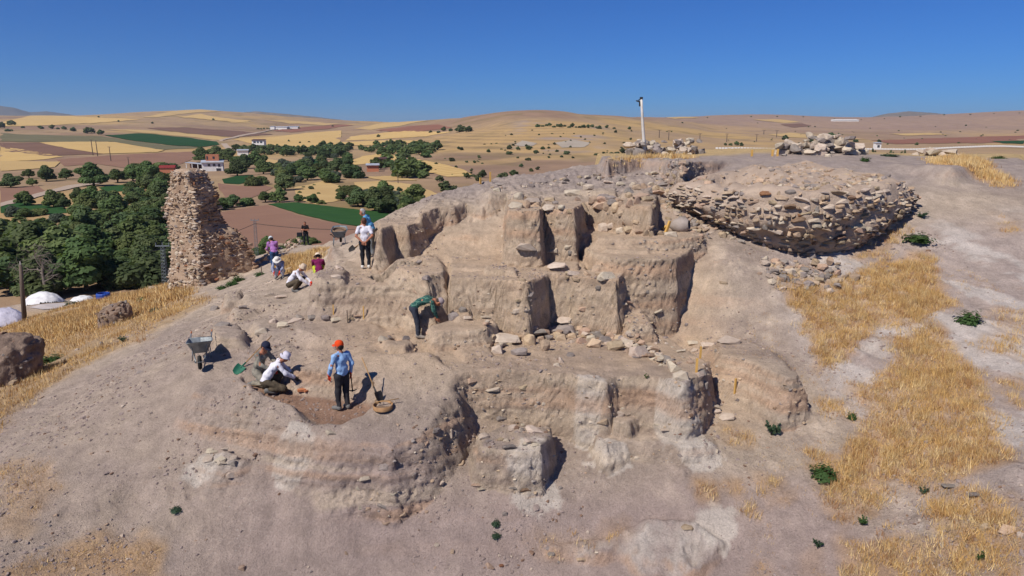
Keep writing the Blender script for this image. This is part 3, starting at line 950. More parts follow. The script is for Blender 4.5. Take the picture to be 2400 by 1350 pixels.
def tube_np(path, radii, sides=6):
    path = np.asarray(path, float)
    n = len(path)
    V, F = [], []
    for i in range(n):
        d = path[min(i + 1, n - 1)] - path[max(i - 1, 0)]
        d /= np.linalg.norm(d) + 1e-9
        a = np.cross(d, [0.31, .95, .05] if abs(d[1]) < .9 else [1, 0, 0])
        a /= np.linalg.norm(a) + 1e-9
        b = np.cross(d, a)
        for k in range(sides):
            t = 2 * math.pi * k / sides
            V.append(path[i] + radii[i] * (math.cos(t) * a + math.sin(t) * b))
    for i in range(n - 1):
        for k in range(sides):
            k2 = (k + 1) % sides
            F.append((i * sides + k, i * sides + k2, (i + 1) * sides + k2, (i + 1) * sides + k))
    return np.array(V), F
class MB:
    """collects shapes for one mesh"""
    def __init__(s):
        s.v, s.f, s.m = [], [], []
    def add(s, V, F, mi=0):
        o = len(s.v)
        s.v += [tuple(p) for p in V]
        s.f += [tuple(i + o for i in f) for f in F]
        s.m += [mi] * len(F)
        return s
    def tube(s, path, radii, sides=8, mi=0, cap=True):
        if np.isscalar(radii):
            radii = [radii] * len(path)
        V, F = tube_np(path, radii, sides)
        F = list(F)
        if cap:
            F.append(tuple(reversed(range(sides))))
            F.append(tuple(range(len(V) - sides, len(V))))
        return s.add(V, F, mi)
    def box(s, c, size, rot=None, mi=0, taper=1.0):
        hx, hy, hz = size[0] / 2, size[1] / 2, size[2] / 2
        V = [(-hx, -hy, -hz), (hx, -hy, -hz), (hx, hy, -hz), (-hx, hy, -hz), (-hx * taper, -hy * taper, hz), (hx * taper, -hy * taper, hz), (hx * taper, hy * taper, hz), (-hx * taper, hy * taper, hz)]
        if rot is not None:
            V = [rot @ Vector(p) for p in V]
        V = [(p[0] + c[0], p[1] + c[1], p[2] + c[2]) for p in V]
        return s.add(V, [(0, 3, 2, 1), (4, 5, 6, 7), (0, 1, 5, 4), (1, 2, 6, 5), (2, 3, 7, 6), (3, 0, 4, 7)], mi)
    def mesh(s, name, mats, smooth=False):
        me = bpy.data.meshes.new(name)
        me.from_pydata([tuple(map(float, p)) for p in s.v], [], s.f)
        for m in (mats if isinstance(mats, (list, tuple)) else [mats]):
            me.materials.append(m)
        me.polygons.foreach_set('material_index', s.m)
        me.polygons.foreach_set('use_smooth', [smooth] * len(s.f))
        me.update()
        return me
MAT_BARK = make_mat('bark', srgb(92, 78, 66), srgb(66, 55, 46), 6, .95, .03, 20)
def leafmat(name, c1, c2, var=.34):
    m = make_mat(name, c1, c2, 1.3, .7, spec=.15, objvar=var)
    N, L = m.node_tree.nodes, m.node_tree.links
    B = N['Principled BSDF']
    tr = N.new('ShaderNodeBsdfTranslucent')
    tr.inputs['Color'].default_value = (c1[0] * 1.6, c1[1] * 1.8, c1[2] * .9, 1)
    ms = N.new('ShaderNodeMixShader')
    ms.inputs[0].default_value = .25
    L.new(B.outputs[0], ms.inputs[1])
    L.new(tr.outputs[0], ms.inputs[2])
    L.new(ms.outputs[0], N['Material Output'].inputs['Surface'])
    return m
LEAF = {
 'green': leafmat('orchard_leaves', (.125, .160, .055), (.072, .108, .040)),
 'dark': leafmat('dark_grove_leaves', (.110, .140, .056), (.060, .094, .040)),
 'silver': leafmat('silver_willow_leaves', (.10, .12, .085), (.065, .085, .058), .15),
 'olive': leafmat('hillside_leaves', (.095, .115, .052), (.064, .08, .04)),
}
CROWN, TRUNK, SINGLE = {}, {}, {}
def trunk_mesh(seed, h, r):
    rng = np.random.default_rng(seed)
    mb = MB()
    mb.tube([(0, 0, -.1), (.02, .01, h * .5), (.05 * rng.normal(), .05 * rng.normal(), h)], [r * 1.3, r, r * .8], 7)
    for k in range(4):
        a = k * 1.6 + rng.uniform(-.4, .4)
        mb.tube([(0, 0, h * .85), (math.cos(a) * .3, math.sin(a) * .3, h + .35), (math.cos(a) * .6, math.sin(a) * .6, h + .8)], [r * .7, r * .5, r * .2], 5)
    return mb
for kd, variants in (('round', 4), ('bush', 4), ('poplar', 2)):
    for lf in (LEAF if kd != 'poplar' else ['dark']):
        for i in range(variants):
            h = {'round': .42, 'bush': .08, 'poplar': .35}[kd]
            V, F = crown_np(31 * i + len(kd), kd, 3000 if kd != 'poplar' else 1500, .07)
            V = V + np.array([0, 0, h * .8])
            CROWN[kd, lf, i] = mesh_np('crown', V, F, LEAF[lf])
            if (kd, i) not in TRUNK:
                TRUNK[kd, i] = trunk_mesh(i, h, .07).mesh('trunk', MAT_BARK)
            V, F = crown_np(77 * i + len(kd), kd, 330, .2)
            tm = trunk_mesh(i, h, .07)
            mb = MB()
            mb.add(V + np.array([0, 0, h * .8]), [tuple(f) for f in F], 0)
            mb.add(tm.v, tm.f, 1)
            SINGLE[kd, lf, i] = mb.mesh('tree', [LEAF[lf], MAT_BARK])
NTREE = [0]
def tree(p, width, kind, leaf, label, group, parts=True, hs=1.0):
    i = NTREE[0] % (2 if kind == 'poplar' else 4)
    NTREE[0] += 1
    s = width / 2.0
    nm = {'round': 'tree', 'bush': 'shrub', 'poplar': 'poplar_tree'}[kind]
    if parts:
        t = thing(nm, p, label, 'shrub' if kind == 'bush' else 'tree', group, random.uniform(0, 6.28))
        link('trunk', TRUNK[kind, i], t)
        link('crown', CROWN[kind, leaf, i], t)
    else:
        t = link(nm, SINGLE[kind, leaf, i], None, p)
        t.rotation_euler = (0, 0, random.uniform(0, 6.28))
        tag(t, label, 'shrub' if kind == 'bush' else 'tree', group)
    t.scale = (s, s, s * hs * random.uniform(.6, .9))
    return t
PLACED = []
def grove(poly, width, spacing, kinds, label, group, parts=True, n=400, jitter=.3):
    us = [p[0] for p in poly]
    vs = [p[1] for p in poly]
    cnt = 0
    for _ in range(n):
        u, v = random.uniform(min(us), max(us)), random.uniform(min(vs), max(vs))
        if float(poly_sd(np.array([u]), np.array([v]), poly)[0]) > 0:
            continue
        p = vhit(u, v)
        w = width * random.uniform(1 - jitter, 1 + jitter)
        if any((p[0] - q[0]) ** 2 + (p[1] - q[1]) ** 2 < (spacing * .5 * (w / width + q[2])) ** 2 for q in PLACED if abs(q[1] - p[1]) < 30):
            continue
        PLACED.append((p[0], p[1], w / width))
        k, l = random.choice(kinds)
        tree(p - np.array([0, 0, .1]), w, k, l, label, group, parts)
        cnt += 1
    return cnt
ORD = ['first', 'second', 'third', 'fourth', 'fifth', 'sixth', 'seventh', 'eighth', 'ninth', 'tenth', 'eleventh', 'twelfth', 'thirteenth', 'fourteenth',
       'fifteenth', 'sixteenth', 'seventeenth', 'eighteenth', 'nineteenth', 'twentieth']
def orchard(items, kinds, label, group, parts=True, hs=1.0):
    made = []
    for u, v, wpx in items:
        p = vhit(u, v)
        k, l = random.choice(kinds)
        w = max(1.0, wpx * scale_at(p))
        PLACED.append((p[0], p[1], 1))
        made.append((u, tree(p - np.array([0, 0, .1]), w, k, l, label, group, parts, hs)))
    if len(made) <= len(ORD):
        for i, (u, o) in enumerate(sorted(made, key=lambda q: q[0])):
            o['label'] = label + ', ' + ORD[i] + ' from left'
RG = [('round', 'green'), ('round', 'green'), ('bush', 'green'), ('round', 'dark')]
DG = [('round', 'dark'), ('bush', 'dark'), ('round', 'green'), ('bush', 'green')]
# single trees left of the tower, nearest the lane
orchard([(25,440,48),(68,418,30),(110,425,44),(155,420,36),(220,436,74),(276,428,52),(312,424,50),(60,482,50),(126,486,50),(152,490,40),(186,476,46),(218,482,60),(248,484,50),(76,436,26)],
        [('round','green'),('round','dark')], 'round green orchard tree by the pale lane left of the tower', 'orchard trees along the lane')
orchard([(337,408,62),(372,402,55),(395,398,45),(350,428,60),(385,435,60),(310,450,40)], DG, 'dark leafy tree behind the tower top near the red roof', 'trees by the red roofed house')
orchard([(475,380,48),(508,374,52),(536,378,44),(556,388,50),(556,412,52),(572,396,44)], DG, 'tall leafy tree close around the white farmhouse', 'trees around the farmhouse')
orchard([(545,486,44),(582,482,46),(520,492,40),(622,474,42),(656,474,40),(668,446,58),(598,436,46),(612,432,36),(588,430,30),(700,474,26),(735,476,30),(755,478,24),(817,456,54),(800,470,30)],
        RG, 'bushy green tree between the dry plots above ploughed field', 'trees above the ploughed field')
orchard([(30,506,50),(62,508,46),(90,504,44),(140,520,50),(150,548,44),(20,556,30)], [('bush','silver'),('bush','green')], 'low grey green bush by the green field at left edge', 'bushes at the left edge')
grove([(0,575),(70,566),(150,556),(230,552),(300,540),(395,515),(395,672),(300,686),(150,692),(0,705)], 7.0, 4.3,
      [('round','dark'),('bush','dark'),('round','dark'),('bush','green'),('round','green')], 'dark green tree crowded in the dense grove at the foot of the hill', 'dense grove at the foot of the hill', n=900)
grove([(160,500),(240,478),(300,452),(390,430),(395,515),(300,540),(230,552),(170,560)], 6.0, 6.2, DG, 'green tree in the thicket left of the stone tower', 'thicket left of the tower', n=500)
grove([(545,348),(600,346),(700,352),(800,345),(830,352),(800,368),(700,368),(620,364),(560,356)], 8, 8.0, [('round','dark'),('bush','dark')],
      'dark tree in the long belt of trees below the white house', 'tree belt below the white house', parts=False, n=260)
grove([(590,392),(640,387),(700,390),(745,372),(800,362),(830,382),(830,420),(800,425),(740,432),(680,428),(640,414),(600,412)], 8.5, 9.0, DG + [('bush','silver')],
      'leafy tree in the broad wood on the valley floor right of the tower', 'broad valley wood', n=260)
grove([(845,352),(900,340),(1000,341),(1030,353),(1000,370),(920,372),(870,364)], 7.5, 9.0, DG, 'green tree in the grove above the pale stubble fields', 'grove above the stubble fields', parts=False, n=200)
grove([(865,392),(900,382),(950,387),(990,408),(1010,424),(960,422),(900,404)], 8, 6.5, DG, 'dark tree around the small brick house on the slope', 'trees around the brick house', parts=False, n=120)
grove([(820,484),(850,466),(900,461),(950,468),(1000,476),(960,503),(900,500),(840,495)], 6.5, 5.0, DG + [('bush','silver')], 'bushy tree in the hedge behind the green crop field', 'hedge behind the crop field', n=160)
grove([(690,442),(760,428),(808,440),(800,468),(740,478),(700,470)], 2.0, 7, [('bush','green'),('bush','olive')], 'small green vine bush in the sandy vineyard plot', 'vines in the sandy plot', parts=False, n=60)
grove([(600,585),(640,562),(700,560),(760,572),(830,570),(835,590),(700,606),(600,606)], 2.3, 2.4, [('bush','green')], 'leafy green bush beyond the low ruined wall', 'bushes beyond the ruined wall', n=70)
orchard([(637,590,30),(690,588,24),(668,592,26)], [('bush','green')], 'leafy green bush beyond the low ruined wall', 'bushes beyond the ruined wall')
# hillside trees
HS = [(936,449,16),(887,322,9),(1010,311,10),(1028,312,12),(1040,307,14),(1057,307,14),(1078,309,24),(1098,309,22),(1060,378,18),(1075,350,10),(1082,352,10),
      (1094,381,9),(1112,382,9),(1131,384,9),(1145,357,10),(1193,362,18),(1194,350,14),(1214,352,11),(1239,351,13),(1256,358,16),(1272,350,12),(1286,348,8),(1305,356,9),(1328,362,18),
      (1213,371,8),(1238,376,16),(1046,450,34),(1062,446,28),(1030,425,20),(1095,418,16),(1108,414,16),(1120,424,20),(1070,455,22),(1132,416,22),(1180,416,26),(1205,414,26),(1260,398,12),(1222,392,12),(1245,402,12),
      (1398,364,14),(1415,362,12),(1432,364,16),(1446,362,14),(1460,360,18),(1478,360,16),(1490,358,14)]
orchard(HS, [('round','olive'),('bush','olive'),('round','dark')], 'small lone tree dotted over the terraced dry hillside', 'trees dotted over the terraced hillside', parts=False)
orchard([(1262 + 9 * i + random.uniform(-3, 3), 296 + .03 * 9 * i + random.uniform(-1.5, 2), random.uniform(8, 13)) for i in range(17)] + [(1405,300,9),(1422,300,10),(1440,302,11),(1475,303,9)],
        [('bush','olive'),('round','dark')], 'tiny dark tree in the row atop the middle hill', 'row of trees on the middle hill', parts=False)
orchard([(5,300,16),(28,294,18),(20,308,18),(55,300,10),(98,302,14),(122,302,14),(150,304,12),(172,308,14),(205,313,20),(215,312,16),(236,316,16),(94,300,9),(136,303,10)],
        [('round','dark'),('bush','dark')], 'small dark tree on the upper fields at far left', 'trees on the upper left fields', parts=False)
orchard([(1820 + i * 7 + random.uniform(-2, 2), 368 - .01 * i + random.uniform(-1, 1), random.uniform(6, 9)) for i in range(44)],
        [('poplar','dark'),('bush','dark')], 'slim dark poplar in the long row behind the roadside wall', 'poplar row behind the wall', parts=False, hs=.9)
orchard([(1840,328,16),(1900,334,12),(1945,330,26),(1962,332,18),(1975,332,16),(2005,333,14),(2148,340,9),(1700,341,9),(1712,341,12),(1726,341,12),(1738,342,10),(2060,334,10)],
        [('round','dark'),('bush','dark')], 'dark tree on the dry right plain beyond the wall', 'trees on the right plain', parts=False)
orchard([(u + random.uniform(-15, 15), v + random.uniform(-3, 3), random.uniform(3, 6)) for u, v in [(1650,276),(1700,274),(1760,272),(1830,274),(1880,275),(1950,277),(2010,280),(2080,280),(2110,276),(2150,274),(2200,272),(2260,270),(2320,268),(2380,266),
      (1600,287),(1690,300),(1780,292),(1900,300),(2050,300),(2200,296),(2120,305),(2300,300)]],
        [('bush','dark')], 'tiny dark bush scattered on the far right hills', 'bushes on the far right hills', parts=False)
orchard([(605 + i * 7, 303 + random.uniform(-1, 1), 7) for i in range(12)], [('bush','dark')], 'tiny dark tree by the distant white sheds', 'trees by the distant sheds', parts=False)
orchard([(u, v, 6) for u, v in [(375,260),(386,260),(357,290),(500,282),(232,276),(278,286),(700,302),(780,297),(677,332),(703,336),(724,334)]], [('round','dark')], 'tiny lone tree on the far stubble fields', 'lone trees on the far fields', parts=False)
orchard([(random.uniform(1180, 1480), random.uniform(305, 372), random.uniform(4, 8)) for _ in range(48)] + [(random.uniform(950, 1180), random.uniform(335, 410), random.uniform(5, 9)) for _ in range(26)],
        [('bush','olive'),('bush','dark'),('round','olive')], 'tiny scrub bush on the slopes of the middle hill', 'scrub on the middle hill', parts=False)
orchard([(random.uniform(1560, 2390), random.uniform(292, 340), random.uniform(3, 6)) for _ in range(40)], [('bush','olive'),('bush','dark')], 'tiny scrub bush dotting the dry plain at right', 'scrub on the right plain', parts=False)
# dead grey tree by the left pole
def dead_tree():
    p = vhit(108, 705, 66)
    rng = np.random.default_rng(5)
    tb, bb = MB(), MB()
    tb.tube([(0, 0, -.3), (.1, 0, 1.6), (.0, .1, 3.2), (.25, .1, 4.6)], [.2, .16, .12, .08], 7)
    def grow(p0, d, L_, r, lev):
        pts = [np.array(p0)]
        for k in range(4):
            d = d + rng.normal(size=3) * .22 - np.array([0, 0, .05 * lev])
            d /= np.linalg.norm(d)
            pts.append(pts[-1] + d * L_ / 4)
        bb.tube(pts, [r, r * .85, r * .7, r * .5, r * .3], 5)
        if lev < 3:
            for k in range(4 if lev < 2 else 3):
                a = rng.normal(size=3)
                a[2] = abs(a[2]) * .4
                grow(pts[2 + k % 3], d * .5 + a * .7, L_ * .6, r * .5, lev + 1)
    for k in range(6):
        a = k * 1.05
        grow((0, .05, 2.2 + k * .45), np.array([math.cos(a), math.sin(a) * .6, .45]), 2.6, .07, 0)
    m = make_mat('dead_grey_wood', srgb(138, 126, 116), srgb(110, 100, 92), 5, .9)
    t = thing('dead_tree', p, 'bare grey dead tree with twisted branches in front of the grove', 'tree')
    link('trunk', tb.mesh('trunk', m), t)
    link('branches', bb.mesh('branches', m), t)
dead_tree()
# ------------------------------------------------------------------ stones and masonry
def rockmat(name, c1, c2, var=.16):
    return make_mat(name, [c * .84 for c in c1], [c * .84 for c in c2], 4.0, .9, .03, 14, objvar=var, spec=.12, detail=8)
RM = {
 'tan': rockmat('tan_limestone', srgb(196, 172, 146), srgb(166, 142, 120)),
 'pale': rockmat('pale_limestone', srgb(216, 200, 180), srgb(192, 172, 152)),
 'peach': rockmat('peach_limestone', srgb(212, 184, 156), srgb(188, 158, 132)),
 'grey': rockmat('grey_fieldstone', srgb(168, 156, 148), srgb(138, 126, 118)),
 'rust': rockmat('rust_brown_stone', srgb(166, 120, 88), srgb(128, 92, 70)),
 'brown': rockmat('brown_stone', srgb(160, 132, 108), srgb(128, 104, 86)),
}
ROCK = {}
def hull_rock(seed, n=18, sharp=.7):
    rng = np.random.default_rng(seed)
    bm = bmesh.new()
    d = rng.normal(size=(n, 3))
    d /= np.linalg.norm(d, axis=1, keepdims=True)
    p = np.sign(d) * np.abs(d) ** sharp * .5 * rng.uniform(.82, 1.08, (n, 1))
    for q in p:
        bm.verts.new(q)
    bmesh.ops.convex_hull(bm, input=bm.verts)
    bmesh.ops.delete(bm, geom=[v for v in bm.verts if not v.link_faces], context='VERTS')
    me = bpy.data.meshes.new('stone')
    bm.to_mesh(me)
    bm.free()
    return me
def round_rock(seed):
    bm = bmesh.new()
    bmesh.ops.create_icosphere(bm, subdivisions=3, radius=.5)
    P_ = np.array([v.co for v in bm.verts])
    d = P_ / np.linalg.norm(P_, axis=1, keepdims=True)
    q = np.sign(d) * np.abs(d) ** .66 * .5
    s = seed * 13.7
    q *= (1 + .22 * fbm(d[:, 0] * 1.4 + s, d[:, 1] * 1.4, d[:, 2] * 1.4, 3) + .06 * fbm(d[:, 0] * 5 + s, d[:, 1] * 5, d[:, 2] * 5, 2))[:, None]
    for v, c in zip(bm.verts, q):
        v.co = c
    me = bpy.data.meshes.new('stone')
    bm.to_mesh(me)
    bm.free()
    me.polygons.foreach_set('use_smooth', [True] * len(me.polygons))
    return me
NV = 10
_h = [hull_rock(i + 3) for i in range(NV)]
_r = [round_rock(i + 1) for i in range(6)]
for k, m in RM.items():
    for i in range(NV):
        c = _h[i].copy()
        c.materials.append(m)
        ROCK['h', k, i] = c
    for i in range(6):
        c = _r[i].copy()
        c.materials.append(m)
        ROCK['r', k, i] = c
HV = [(np.array([v.co for v in m.vertices]), [tuple(p.vertices) for p in m.polygons]) for m in _h]
def stone(parent, p, size, mat='tan', rz=0.0, tilt=.12, kind='h', name='stone', base=(0, 0, 0)):
    i = random.randrange(NV if kind == 'h' else 6)
    o = link(name, ROCK[kind, mat, i], parent, Vector(p) - Vector(base))
    o.rotation_euler = (random.uniform(-tilt, tilt), random.uniform(-tilt, tilt), rz)
    o.scale = size
    return o

def XU(u, Y, z):
    return (u - 1200.0) / FPX * (Y * CP - (z - CAMZ) * SP)

class StoneMass:
    """a masonry thing: its largest stones are parts, the remainder one joined part"""
    def __init__(s, root, cap=290):
        s.root, s.base, s.items, s.cap = root, Vector(root.location), [], cap
    def add(s, p, size, rz, mat, tilt=.12):
        s.items.append((p, size, rz, mat, tilt))
    def done(s, restname='small_stones'):
        s.items.sort(key=lambda t: -t[1][0] * t[1][2])
        for p, size, rz, mat, tilt in s.items[:s.cap]:
            stone(s.root, p, size, mat, rz, tilt, base=s.base)
        rest = s.items[s.cap:]
        if rest:
            mats = list(RM)
            mb = MB()
            for p, size, rz, mat, tilt in rest:
                V, F = HV[random.randrange(NV)]
                M = Matrix.Translation(Vector(p) - s.base) @ Matrix.Rotation(rz, 4, 'Z') @ Matrix.Rotation(random.uniform(-tilt, tilt), 4, 'X') @ Matrix.Diagonal((*size, 1))
                mb.add([M @ Vector(q) for q in V], F, mats.index(mat))
            link(restname, mb.mesh(restname, [RM[m] for m in mats]), s.root, kind='stuff')

# ---- round bastion of field stones
MAT_MORTAR = make_mat('rubble_core_earth', [c * .86 for c in srgb(196, 174, 154)], [c * .86 for c in srgb(166, 146, 130)], 1.6, .95, .06, 9, detail=8)
def bastion():
    arc = np.array([(1585,430,482,26.2),(1640,438,512,25.0),(1700,443,540,23.8),(1760,446,578,22.9),(1850,450,600,22.25),(1930,452,603,22.2),(2000,447,592,22.6),(2045,438,566,23.4),(2085,428,532,24.4),(2108,420,490,25.7)])
    root_p = P(1880, 600, 24.5)
    root = thing('stone_bastion', root_p, 'big round bastion of rough field stones with an undercut base', 'wall')
    na_, rows = 70, []
    s = np.linspace(0, 1, na_)
    ks = np.linspace(0, 1, len(arc))
    U, VT, VB, YY_ = (np.interp(s, ks, arc[:, i]) for i in range(4))
    def smooth(a):
        for _ in range(3):
            a = np.convolve(np.pad(a, 3, 'edge'), np.ones(7) / 7, 'valid')
        return a
    U, VT, VB, YY_ = map(smooth, (U, VT, VB, YY_))
    VT = VT + 9 * fbm(U / 26.0, 1.7, 0, 3)
    top = np.array([P(u, v, y + .3) for u, v, y in zip(U, VT, YY_)])
    bot = np.array([P(u, v, y + .95) for u, v, y in zip(U, VB, YY_)])
    ctr = np.array([11.4, 27.2])
    out = top[:, :2] - ctr
    out /= np.linalg.norm(out, axis=1, keepdims=True)
    def face(t):
        q = bot + (top - bot) * t
        bulge = .92 * math.sin(min(1, t * 1.5) * math.pi / 2) - .78 * t ** 1.6
        q = q.copy()
        cav = sum(dp * np.exp(-((s - cs) / ws) ** 2 - ((t - ct) / wt) ** 2) for cs, ct, ws, wt, dp in
                  ((.62, .42, .05, .16, .34), (.70, .58, .06, .12, .3), (.40, .30, .04, .1, .25), (.52, .22, .07, .1, .22), (.80, .5, .04, .12, .2), (.30, .55, .04, .1, .15)))
        q[:, :2] += out * (bulge - cav)[:, None]
        return q
    under = bot.copy()
    under[:, :2] -= out * 1.6
    under[:, 2] += .05
    rows.append(under)
    for t in np.linspace(0, 1, 16):
        rows.append(face(t))
    # crown: back to the hill
    for f in (.08, .18, .3, .45, .6, .8, 1.0):
        q = top.copy()
        q[:, :2] = top[:, :2] + (np.array([11.6, 30.5]) - top[:, :2]) * f * .92
        peak = P(1900, 376, 31)[2]
        q[:, 2] = top[:, 2] + (peak - top[:, 2]) * (f ** 1.2) + .05
        if f > .9:
            q[:, 2] -= .3
        rows.append(q)
    V = np.array(rows)
    nrw = V.shape[0]
    n3 = .06 + .16 * fbm(V[..., 0] * 1.3, V[..., 1] * 1.3, V[..., 2] * 1.5, 4, .6) + .06 * vnoise(V[..., 0] * 5, V[..., 1] * 5, V[..., 2] * 5)
    V[1:, :, :2] += out[None] * n3[1:, :, None] * .8
    V[1:, :, 2] += n3[1:] * .5
    # the old pit in its crown
    pc = P(1745, 425, 26.0)
    dd = np.hypot(V[17:, :, 0] - pc[0], (V[17:, :, 1] - pc[1]) * .8)
    V[17:, :, 2] -= .55 * sstep(1.3, .95, dd) + .26 * fbm(V[17:, :, 0] * 1.5, V[17:, :, 1] * 1.5, 3.0, 4, .6)
    ii_ = np.arange(nrw * na_).reshape(nrw, na_)
    F = np.stack([ii_[:-1, :-1], ii_[:-1, 1:], ii_[1:, 1:], ii_[1:, :-1]], -1).reshape(-1, 4)
    me_ = mesh_np('core', (V - root_p).reshape(-1, 3), F, MAT_MORTAR, True)
    link('core', me_, root)
    sm = StoneMass(root, 295)
    # courses
    L = 2.35
    t = .02
    row = 0
    while t < 1.0:
        hrow = random.uniform(.11, .19) / L
        q = face(t + hrow / 2)
        arcl = np.concatenate([[0], np.cumsum(np.linalg.norm(np.diff(q[:, :2], axis=0), axis=1))])
        a = random.uniform(0, .2)
        while a < arcl[-1]:
            w = random.choice([random.uniform(.1, .22), random.uniform(.18, .36), random.uniform(.3, .62)])
            mid = a + w / 2
            i = min(na_ - 2, int(np.searchsorted(arcl, mid)))
            keep = .93 if t < .78 else .75
            hw = 2.35 * abs(VB[i] - VT[i]) / 150.0
            if random.random() < keep and hw > .25:
                p = np.array([np.interp(mid, arcl, q[:, k]) for k in range(3)])
                o = out[i]
                p[:2] += o * random.uniform(-.06, .11)
                p[2] += random.uniform(-.03, .03)
                rz = math.atan2(o[1], o[0]) + math.pi / 2 + random.uniform(-.25, .25)
                right = s[i]
                mat = random.choices(['tan', 'pale', 'brown', 'grey', 'peach', 'rust'], [6, 6, 1.4 if right > .45 else .5, 2.2, 2, .15])[0]
                sm.add(p, (w * 1.02, random.uniform(.2, .34), hrow * hw * random.uniform(.7, 1.35)), rz, mat, .24)
            a += w * random.uniform(.98, 1.2)
        t += hrow
        row += 1
    # rubble of the crown
    for _ in range(560):
        r_ = 17 + int(5 * random.random() ** 1.8)
        i = random.randrange(2, na_ - 2)
        p = V[r_, i] + (V[r_ + 1, i] - V[r_, i]) * random.random()
        w = random.uniform(.08, .34) * (1.15 if r_ == 17 else .85)
        sm.add(p + np.array([0, 0, -.01]), (w, w * .8, w * random.uniform(.35, .6)), random.uniform(0, 6.28), random.choice(['tan', 'pale', 'peach', 'tan', 'grey']), .3)
    sm.done()
bastion()

# ---- standing tower ruin on the left
def tower():
    prof = np.array([(690,392,474,604),(668,392,472,603),(640,392,470,600),(600,393,470,588),(575,390,468,577),(552,390,466,560),(532,388,462,524),(490,386,458,513),(460,388,452,505),(430,393,447,494),(414,401,443,484),(406,410,440,470)], float)
    YL, YM, YR, YB = 38.3, 36.4, 38.0, 40.0
    root_p = P(470, 670, 37.6)
    root = thing('tower_ruin', root_p, 'tall tapering ruin of a rubble stone tower above the valley', 'ruin')
    base_z = root_p[2] - 1.0
    zs = np.array([P(u, v, YM)[2] for v, _, u, _ in prof])
    def outline(z):
        uL, uM, uR = (np.interp(z, zs, prof[:, k]) for k in (1, 2, 3))
        th = np.clip((z - zs[0]) / (zs[-1] - zs[0]), 0, 1)
        pL = np.array([XU(uL, YL, z), YL])
        pM = np.array([XU(uM, YM + .5 * th, z), YM + .5 * th])
        pR = np.array([XU(uR, YR, z), YR])
        pB = np.array([(pL[0] + pR[0]) / 2, YB - .6 * th])
        return pL, pM, pR, pB
    ring = 56
    zz = np.linspace(base_z, zs[-1], 48)
    V = []
    for z in zz:
        c = outline(z)
        loop = []
        for a, b in ((0, 1), (1, 2), (2, 3), (3, 0)):
            for k in range(ring // 4):
                loop.append(c[a] + (c[b] - c[a]) * k / (ring / 4))
        loop = np.array(loop)
        for _ in range(2):
            loop = (np.roll(loop, 1, 0) + loop * 2 + np.roll(loop, -1, 0)) / 4
        V.append(np.column_stack([loop, np.full(len(loop), z)]))
    topc = V[-1].mean(0)
    for f in (.7, .35, .02):
        q = topc + (V[-1] - topc) * f
        q[:, 2] += .12
        V.append(q)
    V = np.array(V)
    ctr = V.mean(1, keepdims=True)
    o = V - ctr
    o[..., 2] = 0
    o /= np.linalg.norm(o, axis=-1, keepdims=True) + 1e-6
    V += o * (.26 * fbm(V[..., 0] * 1.2, V[..., 1] * 1.2, V[..., 2] * 1.2, 4) + .05 * vnoise(V[..., 0] * 5, V[..., 1] * 5, V[..., 2] * 5) + .0)[..., None]
    R_ = V.shape[0]
    ii_ = np.arange(R_ * ring).reshape(R_, ring)
    F = np.stack([ii_[:-1], np.roll(ii_, -1, 1)[:-1], np.roll(ii_, -1, 1)[1:], ii_[1:]], -1).reshape(-1, 4)
    mc = make_mat('tower_mortar', [c * .76 for c in srgb(200, 174, 148)], [c * .76 for c in srgb(156, 128, 106)], 1.4, .95, .05, 8, detail=8)
    link('core', mesh_np('core', (V - root_p).reshape(-1, 3), F, mc, True), root)
    sm = StoneMass(root, 295)
    z = base_z + .5
    while z < zs[-1] + .05:
        c = outline(z)
        low = z < zs[3]
        hrow = random.uniform(.12, .17) * (1.25 if low else 1)
        for fi, (a, b) in enumerate(((0, 1), (1, 2), (2, 3))):
            e = c[b] - c[a]
            L = np.linalg.norm(e)
            e /= L
            nrm_ = np.array([e[1], -e[0]])
            s_ = random.uniform(0, .15)
            while s_ < L:
                big = low and fi == 1
                w = random.uniform(.22, .5) if big else .09 + .36 * random.random() ** 1.8
                if random.random() < .93:
                    p2 = c[a] + e * (s_ + w / 2) + nrm_ * random.uniform(-.06, .07)
                    nz_ = float(.26 * fbm(p2[0] * 1.2, p2[1] * 1.2, z * 1.2, 4)) - .04
                    p2 = p2 + nrm_ * nz_
                    mat = random.choices(['pale', 'tan', 'peach', 'brown', 'rust', 'grey'], [8, 6, 1.5, .6, .15, 1.5] if fi == 0 else [.8, 2.4, 1, 4, 1.3, 1.2])[0]
                    sm.add((p2[0], p2[1], z + random.uniform(-.03, .03)), (w * 1.05, random.uniform(.18, .3), hrow * random.uniform(.55, 1.25)), math.atan2(e[1], e[0]) + random.uniform(-.3, .3), mat, .3)
                s_ += w * random.uniform(1.0, 1.18)
        z += hrow * .95
    for _ in range(60):
        f = random.random() ** .5
        q = topc + (V[-4, random.randrange(ring)] - topc) * f
        w = random.uniform(.15, .34)
        sm.add((q[0], q[1], q[2] + .1 * (1 - f)), (w, w, w * .6), random.uniform(0, 6), random.choice(['pale', 'tan', 'peach']), .3)
    sm.done()
tower()

